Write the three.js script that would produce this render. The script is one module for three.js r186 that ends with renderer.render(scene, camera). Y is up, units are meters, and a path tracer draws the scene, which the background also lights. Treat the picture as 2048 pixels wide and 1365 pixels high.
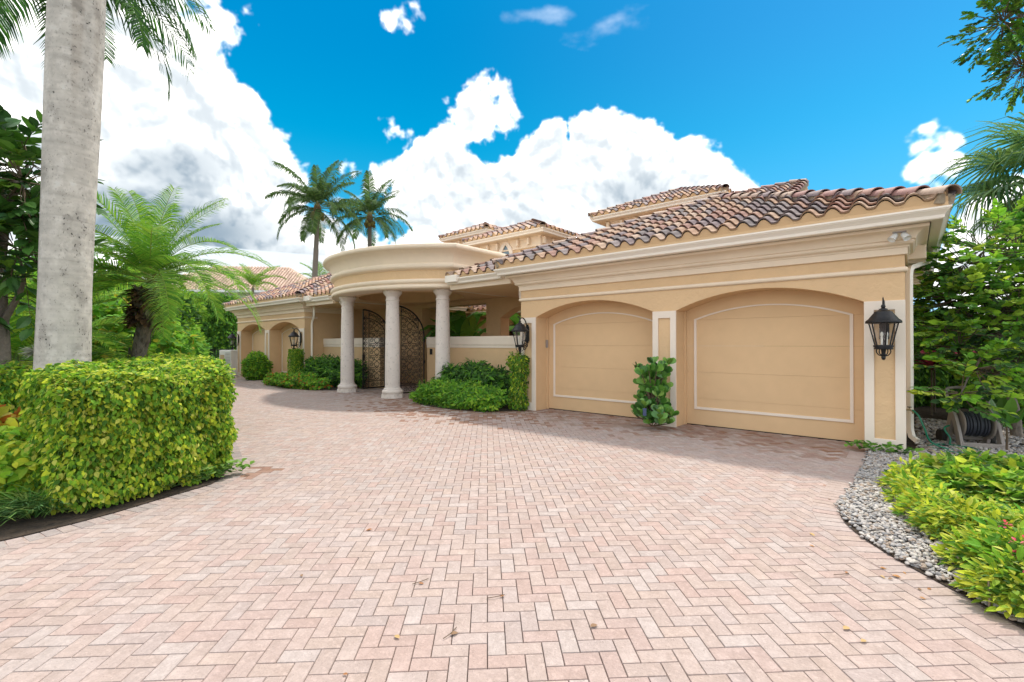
import * as THREE from 'three';
import { mergeGeometries, toCreasedNormals, mergeVertices } from 'three/addons/utils/BufferGeometryUtils.js';
import { RoundedBoxGeometry } from 'three/addons/geometries/RoundedBoxGeometry.js';
import { ImprovedNoise } from 'three/addons/math/ImprovedNoise.js';

// ------------------------------------------------------------------ camera, sky, sun, exposure
const W = 2048, H = 1365, F = 934, HORIZON = 689, EYE = 1.5;
const scene = new THREE.Scene();
const camera = new THREE.PerspectiveCamera(2 * Math.atan(H / 2 / F) * 180 / Math.PI, W / H, 0.05, 400);
camera.position.set(0, EYE, 0);
camera.rotation.x = Math.atan((HORIZON - H / 2) / F);
camera.updateMatrixWorld();
const renderer = new THREE.WebGLRenderer({ antialias: true });
renderer.toneMapping = THREE.LinearToneMapping;
renderer.toneMappingExposure = 1.85;
renderer.shadowMap.enabled = true;

const perlin = new ImprovedNoise();
const nz = (x, y, z) => perlin.noise(x, y, z);
function fbm(x, y, z, o) { let a = 0.5, s = 0; for (let i = 0; i < o; i++) { s += a * nz(x, y, z); x = x * 2.03 + 7.1; y = y * 2.03 + 3.7; z = z * 2.03 + 5.3; a *= 0.5; } return s; }
function billow(x, y, z, o) { let a = 0.5, s = 0; for (let i = 0; i < o; i++) { s += a * (Math.abs(nz(x, y, z)) * 2 - 0.45); x = x * 2.07 + 7.1; y = y * 2.07 + 3.7; z = z * 2.07 + 5.3; a *= 0.55; } return s; }
const sm = (a, b, x) => { const t = Math.min(1, Math.max(0, (x - a) / (b - a))); return t * t * (3 - 2 * t); };
const lerp = (a, b, t) => a + (b - a) * t;

const sunDir = new THREE.Vector3(0.43, 1.95, -0.90).normalize();
const sun = new THREE.DirectionalLight(new THREE.Color(1.0, 0.93, 0.82), 2.1);
sun.position.copy(sunDir).multiplyScalar(60).add(new THREE.Vector3(0, 0, -10));
sun.target.position.set(0, 0, -10); scene.add(sun, sun.target);
sun.castShadow = true; sun.shadow.radius = 7;
sun.shadow.mapSize.set(4096, 4096);
Object.assign(sun.shadow.camera, { left: -35, right: 35, top: 35, bottom: -35, near: 1, far: 160 });

// Clouds as [x, y, rx, ry, strength] on the plane one lens length in front of the lens (that is, as directions).
const CLOUDS = [
  [120, 60, 330, 330, 1], [60, 330, 420, 300, 1], [330, 250, 190, 170, 1], [420, 330, 150, 150, 1], [470, 220, 70, 66, .7], [510, 400, 120, 130, 1], [300, 470, 330, 150, 1], [600, 490, 120, 75, .9],
  [250, 90, 150, 190, .9], [350, 40, 55, 60, .5], [430, 52, 66, 44, .16], [388, 88, 44, 50, .14], [812, 16, 34, 26, .10], [805, 274, 36, 28, .10],
  [740, 346, 56, 36, .26], [735, 505, 90, 30, .5], [690, 395, 34, 24, .1],
  [985, 180, 46, 50, .20], [950, 220, 66, 60, .26], [912, 255, 66, 46, .3], [1008, 228, 46, 42, .2], [880, 295, 60, 40, .42],
  [870, 350, 92, 70, .9], [920, 420, 150, 110, 1], [1010, 395, 120, 80, 1], [1095, 330, 66, 96, .9], [1130, 400, 130, 120, 1], [1215, 300, 90, 96, 1], [1290, 330, 110, 90, 1], [1390, 340, 86, 84, .9], [1440, 390, 86, 82, .9], [1300, 430, 240, 130, 1],
  [640, 545, 220, 70, .95], [350, 560, 400, 90, .95], [300, 640, 700, 90, .95], [1100, 620, 700, 80, .9], [1000, 520, 330, 90, .95], [1400, 500, 200, 90, .95], [60, 120, 300, 260, 1], [520, 300, 60, 60, .6],
  [1890, 312, 56, 46, .18], [1915, 335, 58, 36, .18], [1872, 330, 40, 26, .14], [1850, 366, 46, 26, .2], [1990, 470, 80, 96, .9], [1950, 520, 90, 90, .9], [2060, 430, 90, 100, .9], [2120, 560, 260, 120, .9],
];
const WISPS = [[1080, 35, 105, 20, .30], [1030, 40, 60, 16, .24], [712, 190, 44, 14, .2], [700, 200, 20, 8, .2], [1250, 55, 80, 26, .1]];
const GREYS = [[250, 420, 210, 75, .9], [330, 340, 150, 55, .6], [120, 300, 110, 80, .35], [420, 470, 180, 60, .8], [560, 520, 140, 40, .5], [1010, 470, 140, 60, .16], [1250, 400, 130, 60, .2], [1120, 430, 120, 50, .12], [900, 390, 60, 60, .1], [120, 180, 60, 60, .2], [1960, 540, 60, 40, .3]];
function cloudNoise(x, y, z) { const wx = x + .03 * nz(x * 6, y * 6, z * 6 + 4), wy = y + .03 * nz(x * 6 + 9, y * 6, z * 6); return .40 * billow(wx * 10, wy * 10, z * 10, 5) + .9 * fbm(wx * 9 + 3, wy * 9, z * 9 + 9, 5) + .42 * fbm(wx * 40, wy * 40, z * 40, 5); }
function ell(list, px, py) { let m = -1; for (const [x, y, rx, ry, s] of list) { const dx = (px - x) / rx, dy = (py - y) / ry, d = dx * dx + dy * dy; if (d > 4) continue; const v = s * (1 - d); if (v > m) m = v; } return m; }
{
  const SW = 4096, SH = 2048, data = new Float32Array(SW * SH * 4);
  for (let j = 0; j < SH; j++) {
    const el = ((j + 0.5) / SH - 0.5) * Math.PI, sy = Math.sin(el), cy = Math.cos(el);
    if (el < -0.05) { for (let i = 0; i < SW; i++) { const k = (j * SW + i) * 4; data[k] = .42; data[k + 1] = .40; data[k + 2] = .36; data[k + 3] = 1; } continue; }
    for (let i = 0; i < SW; i++) {
      const az = ((i + 0.5) / SW - 0.5) * 2 * Math.PI, dx = Math.cos(az) * cy, dz = Math.sin(az) * cy;
      const fine = dz < -0.45 && el < 0.8;                                // away from the view the clouds are worked out on a coarser grid
      if (!fine && (i & 3 || j & 3)) { const k = (j * SW + i) * 4, k0 = ((j & ~3) * SW + (i & ~3)) * 4; data[k] = data[k0]; data[k + 1] = data[k0 + 1]; data[k + 2] = data[k0 + 2]; data[k + 3] = 1; continue; }
      let base = -1, wisp = -1, grey = -1, inside = 0;
      if (dz < -0.12) {
        const px = 1024 + F * dx / -dz, py = HORIZON - F * sy / -dz;
        inside = sm(-420, -120, px) * (1 - sm(2170, 2470, px)) * sm(-420, -120, py);
        if (inside > 0) { base = ell(CLOUDS, px, py); wisp = ell(WISPS, px, py); grey = ell(GREYS, px, py); }
      }
      const e = Math.max(el, 0);
      let far = -1;
      if (inside < 1) {
        const q = 2.1 / (sy + 0.42);
        far = 2.1 * fbm(dx * q + 11.3, 4.2, dz * q + 3.1, 4) + 0.44;
        base = lerp(far, base, inside); grey = lerp(fbm(dx * 3 + 1.7, sy * 3, dz * 3, 3) * 1.2 - 0.12, grey, inside); wisp = lerp(-1, wisp, inside);
      }
      let alpha = 0, d = -1, nn = 0;
      if (base > -0.75) {
        nn = cloudNoise(dx, sy, dz);
        d = base + nn;
        alpha = Math.pow(sm(0.0, 0.30, d), 1.1);
      }
      if (wisp > -0.6) { const w = sm(0.05, 0.9, wisp + 1.5 * fbm(dx * 9, sy * 20, dz * 9, 6)) * 0.24; alpha = Math.max(alpha, w); }
      const t = sm(0.05, 0.62, e), r = sm(-0.2, 1, dx);
      let R = lerp(.09, .0, sm(0, .42, e)) + .035 * r, G = lerp(.32, .158, t) + .075 * r, B = lerp(.50, .37, t) + .15 * r;
      if (alpha > 0) {
        const rel = fine && d > .1 ? nn - cloudNoise(dx + .004, sy + .016, dz) : .05;                 // thicker towards the sun: a shaded flank
        const lo = fbm(dx * 5 + 20, sy * 8, dz * 5, 5);
        let g = Math.max(0, grey + 0.55 * lo) * sm(0.15, 0.6, d) * .95;
        g = Math.min(0.92, Math.max(0, g + (sm(.16, -.34, rel) * .42 - .05) * sm(.12, .55, d)));
        const top = sm(.16, 0, g), cr = lerp(.60, .14, g) + .52 * top, cg = lerp(.63, .20, g) + .47 * top, cb = lerp(.645, .26, g) + .44 * top;
        R = lerp(R, cr, alpha); G = lerp(G, cg, alpha); B = lerp(B, cb, alpha);
      }
      const k = (j * SW + i) * 4; data[k] = R; data[k + 1] = G; data[k + 2] = B; data[k + 3] = 1;
    }
  }
  const sky = new THREE.DataTexture(data, SW, SH, THREE.RGBAFormat, THREE.FloatType);
  sky.mapping = THREE.EquirectangularReflectionMapping; sky.magFilter = THREE.LinearFilter; sky.needsUpdate = true;
  scene.background = sky; scene.environment = sky;
}

// ------------------------------------------------------------------ helpers
function rng(seed) { let a = seed >>> 0; return () => { a = (a + 0x6D2B79F5) | 0; let t = Math.imul(a ^ (a >>> 15), 1 | a); t = (t + Math.imul(t ^ (t >>> 7), 61 | t)) ^ t; return ((t ^ (t >>> 14)) >>> 0) / 4294967296; }; }
const V = (x, y, z) => new THREE.Vector3(x, y, z);
const C = (r, g, b) => new THREE.Color().setRGB(r, g, b);
const G0 = (px, py) => { const z = F * EYE / (py - HORIZON); return V((px - 1024) / F * z, 0, -z); };           // a pixel on the ground
const AT = (px, py, z) => V((px - 1024) / F * z, EYE + (HORIZON - py) / F * z, -z);                             // a pixel at a known distance
const counts = {};
function numbered(n) { const k = counts[n] = (counts[n] ?? -1) + 1; return k ? `${n}_${String(k).padStart(3, '0')}` : n; }
function mesh(name, geo, mat, parent) { const m = new THREE.Mesh(geo, mat); m.name = name; m.castShadow = m.receiveShadow = true; parent.add(m); return m; }
function tag(o, label, category, group) { o.userData.label = label; o.userData.category = category; if (group) o.userData.group = group; return o; }
function thing(name, label, category, pos = [0, 0, 0], turn = 0, group) { const o = new THREE.Group(); o.name = numbered(name); o.position.set(...pos); o.rotation.y = turn; scene.add(o); return tag(o, label, category, group); }
function solo(name, geo, mat, label, category, group) { const m = mesh(numbered(name), geo, mat, scene); return tag(m, label, category, group); }
function struct(name, geo, mat) { const m = mesh(name, geo, mat, scene); m.userData.kind = 'structure'; return m; }
function stuff(o) { o.userData.kind = 'stuff'; return o; }
function copyOf(o, label, group) { const c = o.clone(); c.name = numbered(o.name.replace(/_\d{3}$/, '')); scene.add(c); c.userData = { ...o.userData }; if (label) c.userData.label = label; if (group) c.userData.group = group; return c; }
function merge(list) { return mergeGeometries(list.map(g => { const q = g.index ? g.toNonIndexed() : g; for (const k of Object.keys(q.attributes)) if (!['position', 'normal', 'uv', 'color'].includes(k)) q.deleteAttribute(k); return q; })); }
const creased = (g, a) => toCreasedNormals(g.index ? g.toNonIndexed() : g, a);
const flatG = (g) => g.index ? g.toNonIndexed() : g;
function boxUV(g, s = 1) {   // uv in metres by the side that each face looks to
  g = g.index ? g.toNonIndexed() : g; g.computeVertexNormals(); const p = g.attributes.position, n = g.attributes.normal, uv = new Float32Array(p.count * 2);
  for (let i = 0; i < p.count; i++) { const ax = Math.abs(n.getX(i)), ay = Math.abs(n.getY(i)), az = Math.abs(n.getZ(i)); const [u, v] = ay > ax && ay > az ? [p.getX(i), p.getZ(i)] : ax > az ? [p.getZ(i), p.getY(i)] : [p.getX(i), p.getY(i)]; uv[2 * i] = u * s; uv[2 * i + 1] = v * s; }
  g.setAttribute('uv', new THREE.BufferAttribute(uv, 2)); return g;
}
function box(x0, x1, y0, y1, z0, z1) { const g = new THREE.BoxGeometry(x1 - x0, y1 - y0, z1 - z0); g.translate((x0 + x1) / 2, (y0 + y1) / 2, (z0 + z1) / 2); return boxUV(g); }
function rbox(x0, x1, y0, y1, z0, z1, r = 0.012) { const g = new RoundedBoxGeometry(x1 - x0, y1 - y0, z1 - z0, 2, r); g.translate((x0 + x1) / 2, (y0 + y1) / 2, (z0 + z1) / 2); const q = flatG(g); const n = q.attributes.normal.clone(); boxUV(q); q.setAttribute('normal', n); return q; }
function tube(pts, r, seg = 24, rad = 8, closed = false) { const c = new THREE.CatmullRomCurve3(pts.map(p => p.isVector3 ? p : V(...p)), closed, 'centripetal'); return new THREE.TubeGeometry(c, seg, r, rad, closed); }
function taper(pts, radii, seg = 16, rad = 8) {   // a limb: tube whose radius runs through radii
  const c = new THREE.CatmullRomCurve3(pts.map(p => p.isVector3 ? p : V(...p)), false, 'centripetal'), g = new THREE.TubeGeometry(c, seg, 1, rad), p = g.attributes.position;
  for (let i = 0; i <= seg; i++) { const o = c.getPointAt(i / seg), t = i / seg * (radii.length - 1), k = Math.min(radii.length - 2, Math.floor(t)), r = lerp(radii[k], radii[k + 1], t - k); for (let j = 0; j <= rad; j++) { const q = i * (rad + 1) + j; p.setXYZ(q, o.x + (p.getX(q) - o.x) * r, o.y + (p.getY(q) - o.y) * r, o.z + (p.getZ(q) - o.z) * r); } }
  const L = c.getLength(), u = g.attributes.uv; for (let i = 0; i < u.count; i++) u.setXY(i, u.getX(i) * L, u.getY(i) * 2 * Math.PI * radii[0]);
  g.computeVertexNormals(); return g;
}
function lathe(pts, seg = 24) { return new THREE.LatheGeometry(pts.map(([r, y]) => new THREE.Vector2(Math.max(r, 1e-4), y)), seg); }
function sweep(profile, path, crease = 0.6, cap = true) {   // profile [outwards, height] along path [x, z]; outwards lies left of the way when seen from below
  const N = path.length, off = [];
  for (let i = 0; i < N; i++) {
    const a = path[Math.max(0, i - 1)], b = path[i], c = path[Math.min(N - 1, i + 1)];
    let d1 = i > 0 ? [b[0] - a[0], b[1] - a[1]] : [c[0] - b[0], c[1] - b[1]], d2 = i < N - 1 ? [c[0] - b[0], c[1] - b[1]] : d1;
    const l1 = Math.hypot(...d1), l2 = Math.hypot(...d2); d1 = [d1[0] / l1, d1[1] / l1]; d2 = [d2[0] / l2, d2[1] / l2];
    const n1 = [-d1[1], d1[0]], n2 = [-d2[1], d2[0]]; let m = [n1[0] + n2[0], n1[1] + n2[1]]; const q = 2 / (m[0] * m[0] + m[1] * m[1]); off.push([m[0] * q, m[1] * q]);
  }
  const pos = [], uv = [], pt = (i, k) => [path[i][0] + off[i][0] * profile[k][0], profile[k][1], path[i][1] + off[i][1] * profile[k][0]];
  let L = 0;
  for (let i = 0; i < N - 1; i++) {
    const dl = Math.hypot(path[i + 1][0] - path[i][0], path[i + 1][1] - path[i][1]); let s = 0;
    for (let k = 0; k < profile.length - 1; k++) {
      const ds = Math.hypot(profile[k + 1][0] - profile[k][0], profile[k + 1][1] - profile[k][1]);
      const a = pt(i, k), b = pt(i + 1, k), c = pt(i + 1, k + 1), d = pt(i, k + 1);
      pos.push(...a, ...b, ...c, ...a, ...c, ...d); uv.push(L, s, L + dl, s, L + dl, s + ds, L, s, L + dl, s + ds, L, s + ds); s += ds;
    }
    L += dl;
  }
  if (cap) for (const i of [0, N - 1]) { const tri = THREE.ShapeUtils.triangulateShape(profile.map(p => new THREE.Vector2(...p)), []); for (const t of tri) for (const k of t) { pos.push(...pt(i, k)); uv.push(...profile[k]); } }
  const g = new THREE.BufferGeometry(); g.setAttribute('position', new THREE.Float32BufferAttribute(pos, 3)); g.setAttribute('uv', new THREE.Float32BufferAttribute(uv, 2));
  g.computeVertexNormals(); return toCreasedNormals(g, crease);
}
function extrude(shape, depth, z0 = 0, curve = 24) { const g = new THREE.ExtrudeGeometry(shape, { depth, bevelEnabled: false, curveSegments: curve }); g.translate(0, 0, z0); return g; }
function flat(shape, y, curve = 24) { const g = new THREE.ShapeGeometry(shape, curve); g.rotateX(-Math.PI / 2); g.translate(0, y, 0); return g; }   // shape in (x, -z)
function poly(pts) { const s = new THREE.Shape(); pts.forEach(([x, y], i) => i ? s.lineTo(x, y) : s.moveTo(x, y)); s.closePath(); return s; }

// tileable noise for textures
function lattice(seed, n) { const r = rng(seed), a = new Float32Array(n * n); for (let i = 0; i < a.length; i++) a[i] = r(); return (x, y) => { x = ((x % n) + n) % n; y = ((y % n) + n) % n; const i = Math.floor(x), j = Math.floor(y), u = x - i, v = y - j, su = u * u * (3 - 2 * u), sv = v * v * (3 - 2 * v), i1 = (i + 1) % n, j1 = (j + 1) % n; return lerp(lerp(a[j * n + i], a[j * n + i1], su), lerp(a[j1 * n + i], a[j1 * n + i1], su), sv); }; }
function tfbm(seed, n0, oct, gain = 0.5) { const ls = [], as = []; let n = n0, a = 1, t = 0; for (let i = 0; i < oct; i++) { ls.push([lattice(seed + i * 17, n), n]); as.push(a); t += a; a *= gain; n *= 2; } return (u, v) => { let s = 0; for (let i = 0; i < oct; i++) s += as[i] * ls[i][0](u * ls[i][1], v * ls[i][1]); return s / t; }; }
function tex(w, h, fn, rx = 1, ry = 1, srgb = false) { const d = new Uint8Array(w * h * 4); for (let j = 0; j < h; j++) for (let i = 0; i < w; i++) { const c = fn(i / w, j / h), k = (j * w + i) * 4; const q = Array.isArray(c) ? c : [c, c, c]; for (let m = 0; m < 3; m++) d[k + m] = Math.max(0, Math.min(255, q[m] * 255)); d[k + 3] = 255; } const t = new THREE.DataTexture(d, w, h); t.wrapS = t.wrapT = THREE.RepeatWrapping; t.repeat.set(rx, ry); t.magFilter = THREE.LinearFilter; if (srgb) t.colorSpace = THREE.SRGBColorSpace; t.needsUpdate = true; return t; }

// ------------------------------------------------------------------ materials
const T = {};
{
  const a = tfbm(3, 8, 6, .55), b = tfbm(9, 24, 4), c = tfbm(21, 5, 4);
  T.stuccoBump = tex(512, 512, (u, v) => .6 * a(u, v) + .25 * sm(.40, .62, b(u, v)) + .15 * sm(.42, .60, c(u, v)), .7, .7);
  T.stuccoMap = tex(256, 256, (u, v) => { const q = .9 + .1 * c(u, v) + .06 * (b(u, v) - .5); return [q, q, q * .995]; }, .31, .31);
  const s = tfbm(31, 64, 3, .7), p = tfbm(37, 12, 4), r5 = tfbm(38, 40, 2);
  T.paverMap = tex(512, 512, (u, v) => { const sp = s(u, v), st = p(u, v), dk = sm(.70, .80, sp) * .3, q = .84 + .30 * (sp - .5) + .26 * (st - .5) - dk + .10 * sm(.66, .72, r5(u, v)); return [q, q * (.985 + .03 * st), q * (.97 + .06 * st)]; }, 1.4, 1.4);
  T.paverBump = tex(512, 512, (u, v) => s(u, v), 1.4, 1.4);
  const k = tfbm(41, 32, 4, .6);
  T.stoneMap = tex(512, 512, (u, v) => { const q = .9 + .1 * p(u, v) - .28 * sm(.66, .76, k(u, v)); return [q, q * .99, q * .97]; }, .9, .9);
  T.stoneBump = tex(512, 512, (u, v) => 1 - sm(.6, .76, k(u, v)), .9, .9);
  const w1 = tfbm(51, 6, 5), w2 = tfbm(53, 16, 5, .6), w3 = tfbm(57, 4, 3), rl = lattice(61, 96), dl = lattice(77, 16);
  const sp1 = tfbm(63, 90, 3, .7), bl = tfbm(65, 9, 5, .6), rl2 = lattice(67, 40), lc = tfbm(69, 14, 5, .62);
  T.barkMap = tex(768, 1536, (u, v) => {   // u round the stem, v along it (8 m)
    const wob = .5 * w1(u, v * 3), ring = rl(0.5, v * 96 * 3 + wob), line = sm(.80, .92, rl2(.5, v * 40 * 4 + wob * 2)) * .13 * sm(.3, .55, w3(u, v * 2)), fine = w2(u, v * 5), blot = sm(.55, .66, bl(u, v * 3)), speck = sm(.68, .76, sp1(u, v * 4)), lich = sm(.56, .66, lc(u, v * 4)), drip = sm(.55, .8, dl(u * 16, 3.5 + v * 2)) * .10;
    const q = .84 + .15 * (ring - .5) + .46 * (fine - .5) + .16 * (w3(u, v * 2) - .5) - .40 * blot * speck - .14 * blot - .26 * speck - drip * 1.3 - line * 1.3;
    const l = lich * .10; return [q + l, q * (.97 - .03 * drip * 8) + l, q * (.91 - .05 * drip * 8) + l * 1.05];
  }, 1, .125);
  T.barkBump = tex(512, 1024, (u, v) => .6 * w2(u, v * 3) + .4 * rl(0.5, v * 192), 1, .25);
  const dd = tfbm(71, 20, 5, .6);
  T.soil = tex(512, 512, (u, v) => { const q = .5 + 1.0 * (dd(u, v) - .45); return [q, q * .92, q * .8]; }, .8, .8);
  T.soilBump = tex(512, 512, (u, v) => dd(u, v), .8, .8);
  const g1 = tfbm(81, 16, 5, .6);
  T.grain = tex(256, 256, (u, v) => { const q = .78 + .45 * (g1(u, v) - .5); return [q, q, q]; }, 2, 2);
  T.grainBump = tex(256, 256, (u, v) => g1(u, v), 2, 2);
}
const std = (o) => new THREE.MeshStandardMaterial({ roughness: .8, side: THREE.DoubleSide, ...o });
const M = {
  stucco: std({ color: C(.72, .495, .285), map: T.stuccoMap, bumpMap: T.stuccoBump, bumpScale: .009, roughness: .9 }),
  trim: std({ color: C(.84, .69, .53), map: T.stuccoMap, roughness: .8 }),
  frame: std({ color: C(.84, .73, .62), map: T.stuccoMap, roughness: .75 }),
  door: std({ color: C(.73, .50, .285), map: T.stuccoMap, roughness: .85 }),
  soffit: std({ color: C(.78, .54, .31), map: T.stuccoMap, roughness: .9 }),
  gutter: std({ color: C(.88, .80, .70), roughness: .45 }),
  eave: std({ color: C(.72, .495, .285), map: T.stuccoMap, roughness: .95 }),
  stone: std({ color: C(.78, .70, .65), map: T.stoneMap, bumpMap: T.stoneBump, bumpScale: .003, roughness: .85 }),
  iron: std({ color: C(.012, .012, .014), roughness: .45, metalness: .3 }),
  glass: new THREE.MeshPhysicalMaterial({ color: C(.95, .95, .95), transmission: 1, roughness: .04, thickness: 0, side: THREE.DoubleSide }),
  pane: std({ color: C(.10, .16, .20), roughness: .06, metalness: .1 }),
  dark: std({ color: C(.03, .028, .025), roughness: .9 }),
  bulb: std({ color: C(.8, .78, .7), roughness: .3 }),
  white: std({ color: C(.78, .78, .76), roughness: .5 }),
  sand: std({ color: C(.045, .036, .03), map: T.soil, roughness: 1 }),
  soil: std({ color: C(.07, .05, .035), map: T.soil, bumpMap: T.soilBump, bumpScale: .03, roughness: 1 }),
  bark: std({ color: C(.555, .54, .51), map: T.barkMap, bumpMap: T.barkBump, bumpScale: .004, roughness: .95 }),
  brownBark: std({ color: C(.17, .13, .10), map: T.grain, bumpMap: T.grainBump, bumpScale: .02, roughness: 1 }),
  greyBark: std({ color: C(.26, .22, .18), map: T.grain, bumpMap: T.grainBump, bumpScale: .02, roughness: 1 }),
  plastic: std({ color: C(.30, .26, .235), roughness: .5 }),
};
const leafMat = (r, g, b, tr = .35, rough = .9) => new THREE.MeshPhysicalMaterial({ color: C(r, g, b), roughness: rough, transmission: tr, thickness: 0, specularIntensity: .3, side: THREE.DoubleSide });
const glossLeaf = (r, g, b, rough = .42) => new THREE.MeshPhysicalMaterial({ color: C(r, g, b), roughness: rough, specularIntensity: .6, transmission: .15, thickness: 0, side: THREE.DoubleSide });
const TILES = [[.43, .265, .17], [.46, .31, .21], [.38, .215, .15], [.17, .14, .14], [.20, .145, .15], [.48, .34, .25], [.32, .165, .125], [.25, .20, .195]];
const tileMats = TILES.map(([r, g, b]) => std({ color: C(r, g, b), map: T.grain, roughness: .78 }));
const tileMixed = std({ color: 0xffffff, vertexColors: true, roughness: .78 });

//=====STRUCTURE=====
// House axes: X to the right along the garage fronts (0 at the right corner), z out of the front; s and n are the same as plan distances.
const HX = 5.39, HZ = -6.4, HTURN = -0.7098, hc = Math.cos(HTURN), hs = Math.sin(HTURN);
const toWorld = (x, y, z) => V(HX + x * hc + z * hs, y, HZ - x * hs + z * hc);
const toHouse = (wx, wz) => { const a = wx - HX, b = wz - HZ; return [a * hc - b * hs, a * hs + b * hc]; };

// ---- ground, beds, driveway
const smoothLine = (pts, n) => new THREE.CatmullRomCurve3(pts.map(([x, z]) => V(x, 0, z)), false, 'centripetal').getSpacedPoints(n).map(p => [p.x, p.z]);
const rightEdge = smoothLine([[5.05, -6.62], [4.70, -6.2], [4.05, -5.45], [3.42, -4.75], [3.06, -4.38], [2.78, -3.9], [2.68, -3.4], [2.68, -2.7], [2.70, -1.5], [2.72, 0], [2.72, 3.4]], 64);
const leftEdge = smoothLine([[-9.5, .6], [-7, -.9], [-5.3, -2.2], [-4.35, -3.05], [-3.88, -3.54], [-3.55, -4.08], [-3.38, -4.55], [-3.20, -5.02], [-3.27, -5.32], [-3.62, -5.95], [-4.25, -6.9], [-5.4, -8.5], [-7.2, -10.6], [-10.2, -14], [-14, -18.3], [-18.2, -22.2]], 110);
const bedRightPoly = [...rightEdge, [14, 3.4], [14, -14], [7, -14], [5.4, -6.9]];
const bedLeftPoly = [...leftEdge, [-40, -26], [-40, .6]];
function inPoly(P, x, z) { let c = false; for (let i = 0, j = P.length - 1; i < P.length; j = i++) { const [xi, zi] = P[i], [xj, zj] = P[j]; if ((zi > z) !== (zj > z) && x < (xj - xi) * (z - zi) / (zj - zi) + xi) c = !c; } return c; }
const bedMesh = (P, y) => { const g = new THREE.ShapeGeometry(poly(P.map(([x, z]) => [x, -z]))); g.rotateX(-Math.PI / 2); g.translate(0, y, 0); return boxUV(g); };
{
  const g = new THREE.CircleGeometry(220, 64); g.rotateX(-Math.PI / 2); g.translate(0, -0.05, 0);
  struct('ground', boxUV(g), std({ color: C(.09, .085, .05), map: T.soil, roughness: 1 }));
  struct('planting_bed', bedMesh(bedLeftPoly, .012), M.soil);
  struct('planting_bed_001', bedMesh(bedRightPoly, .012), M.soil);
}
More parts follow.
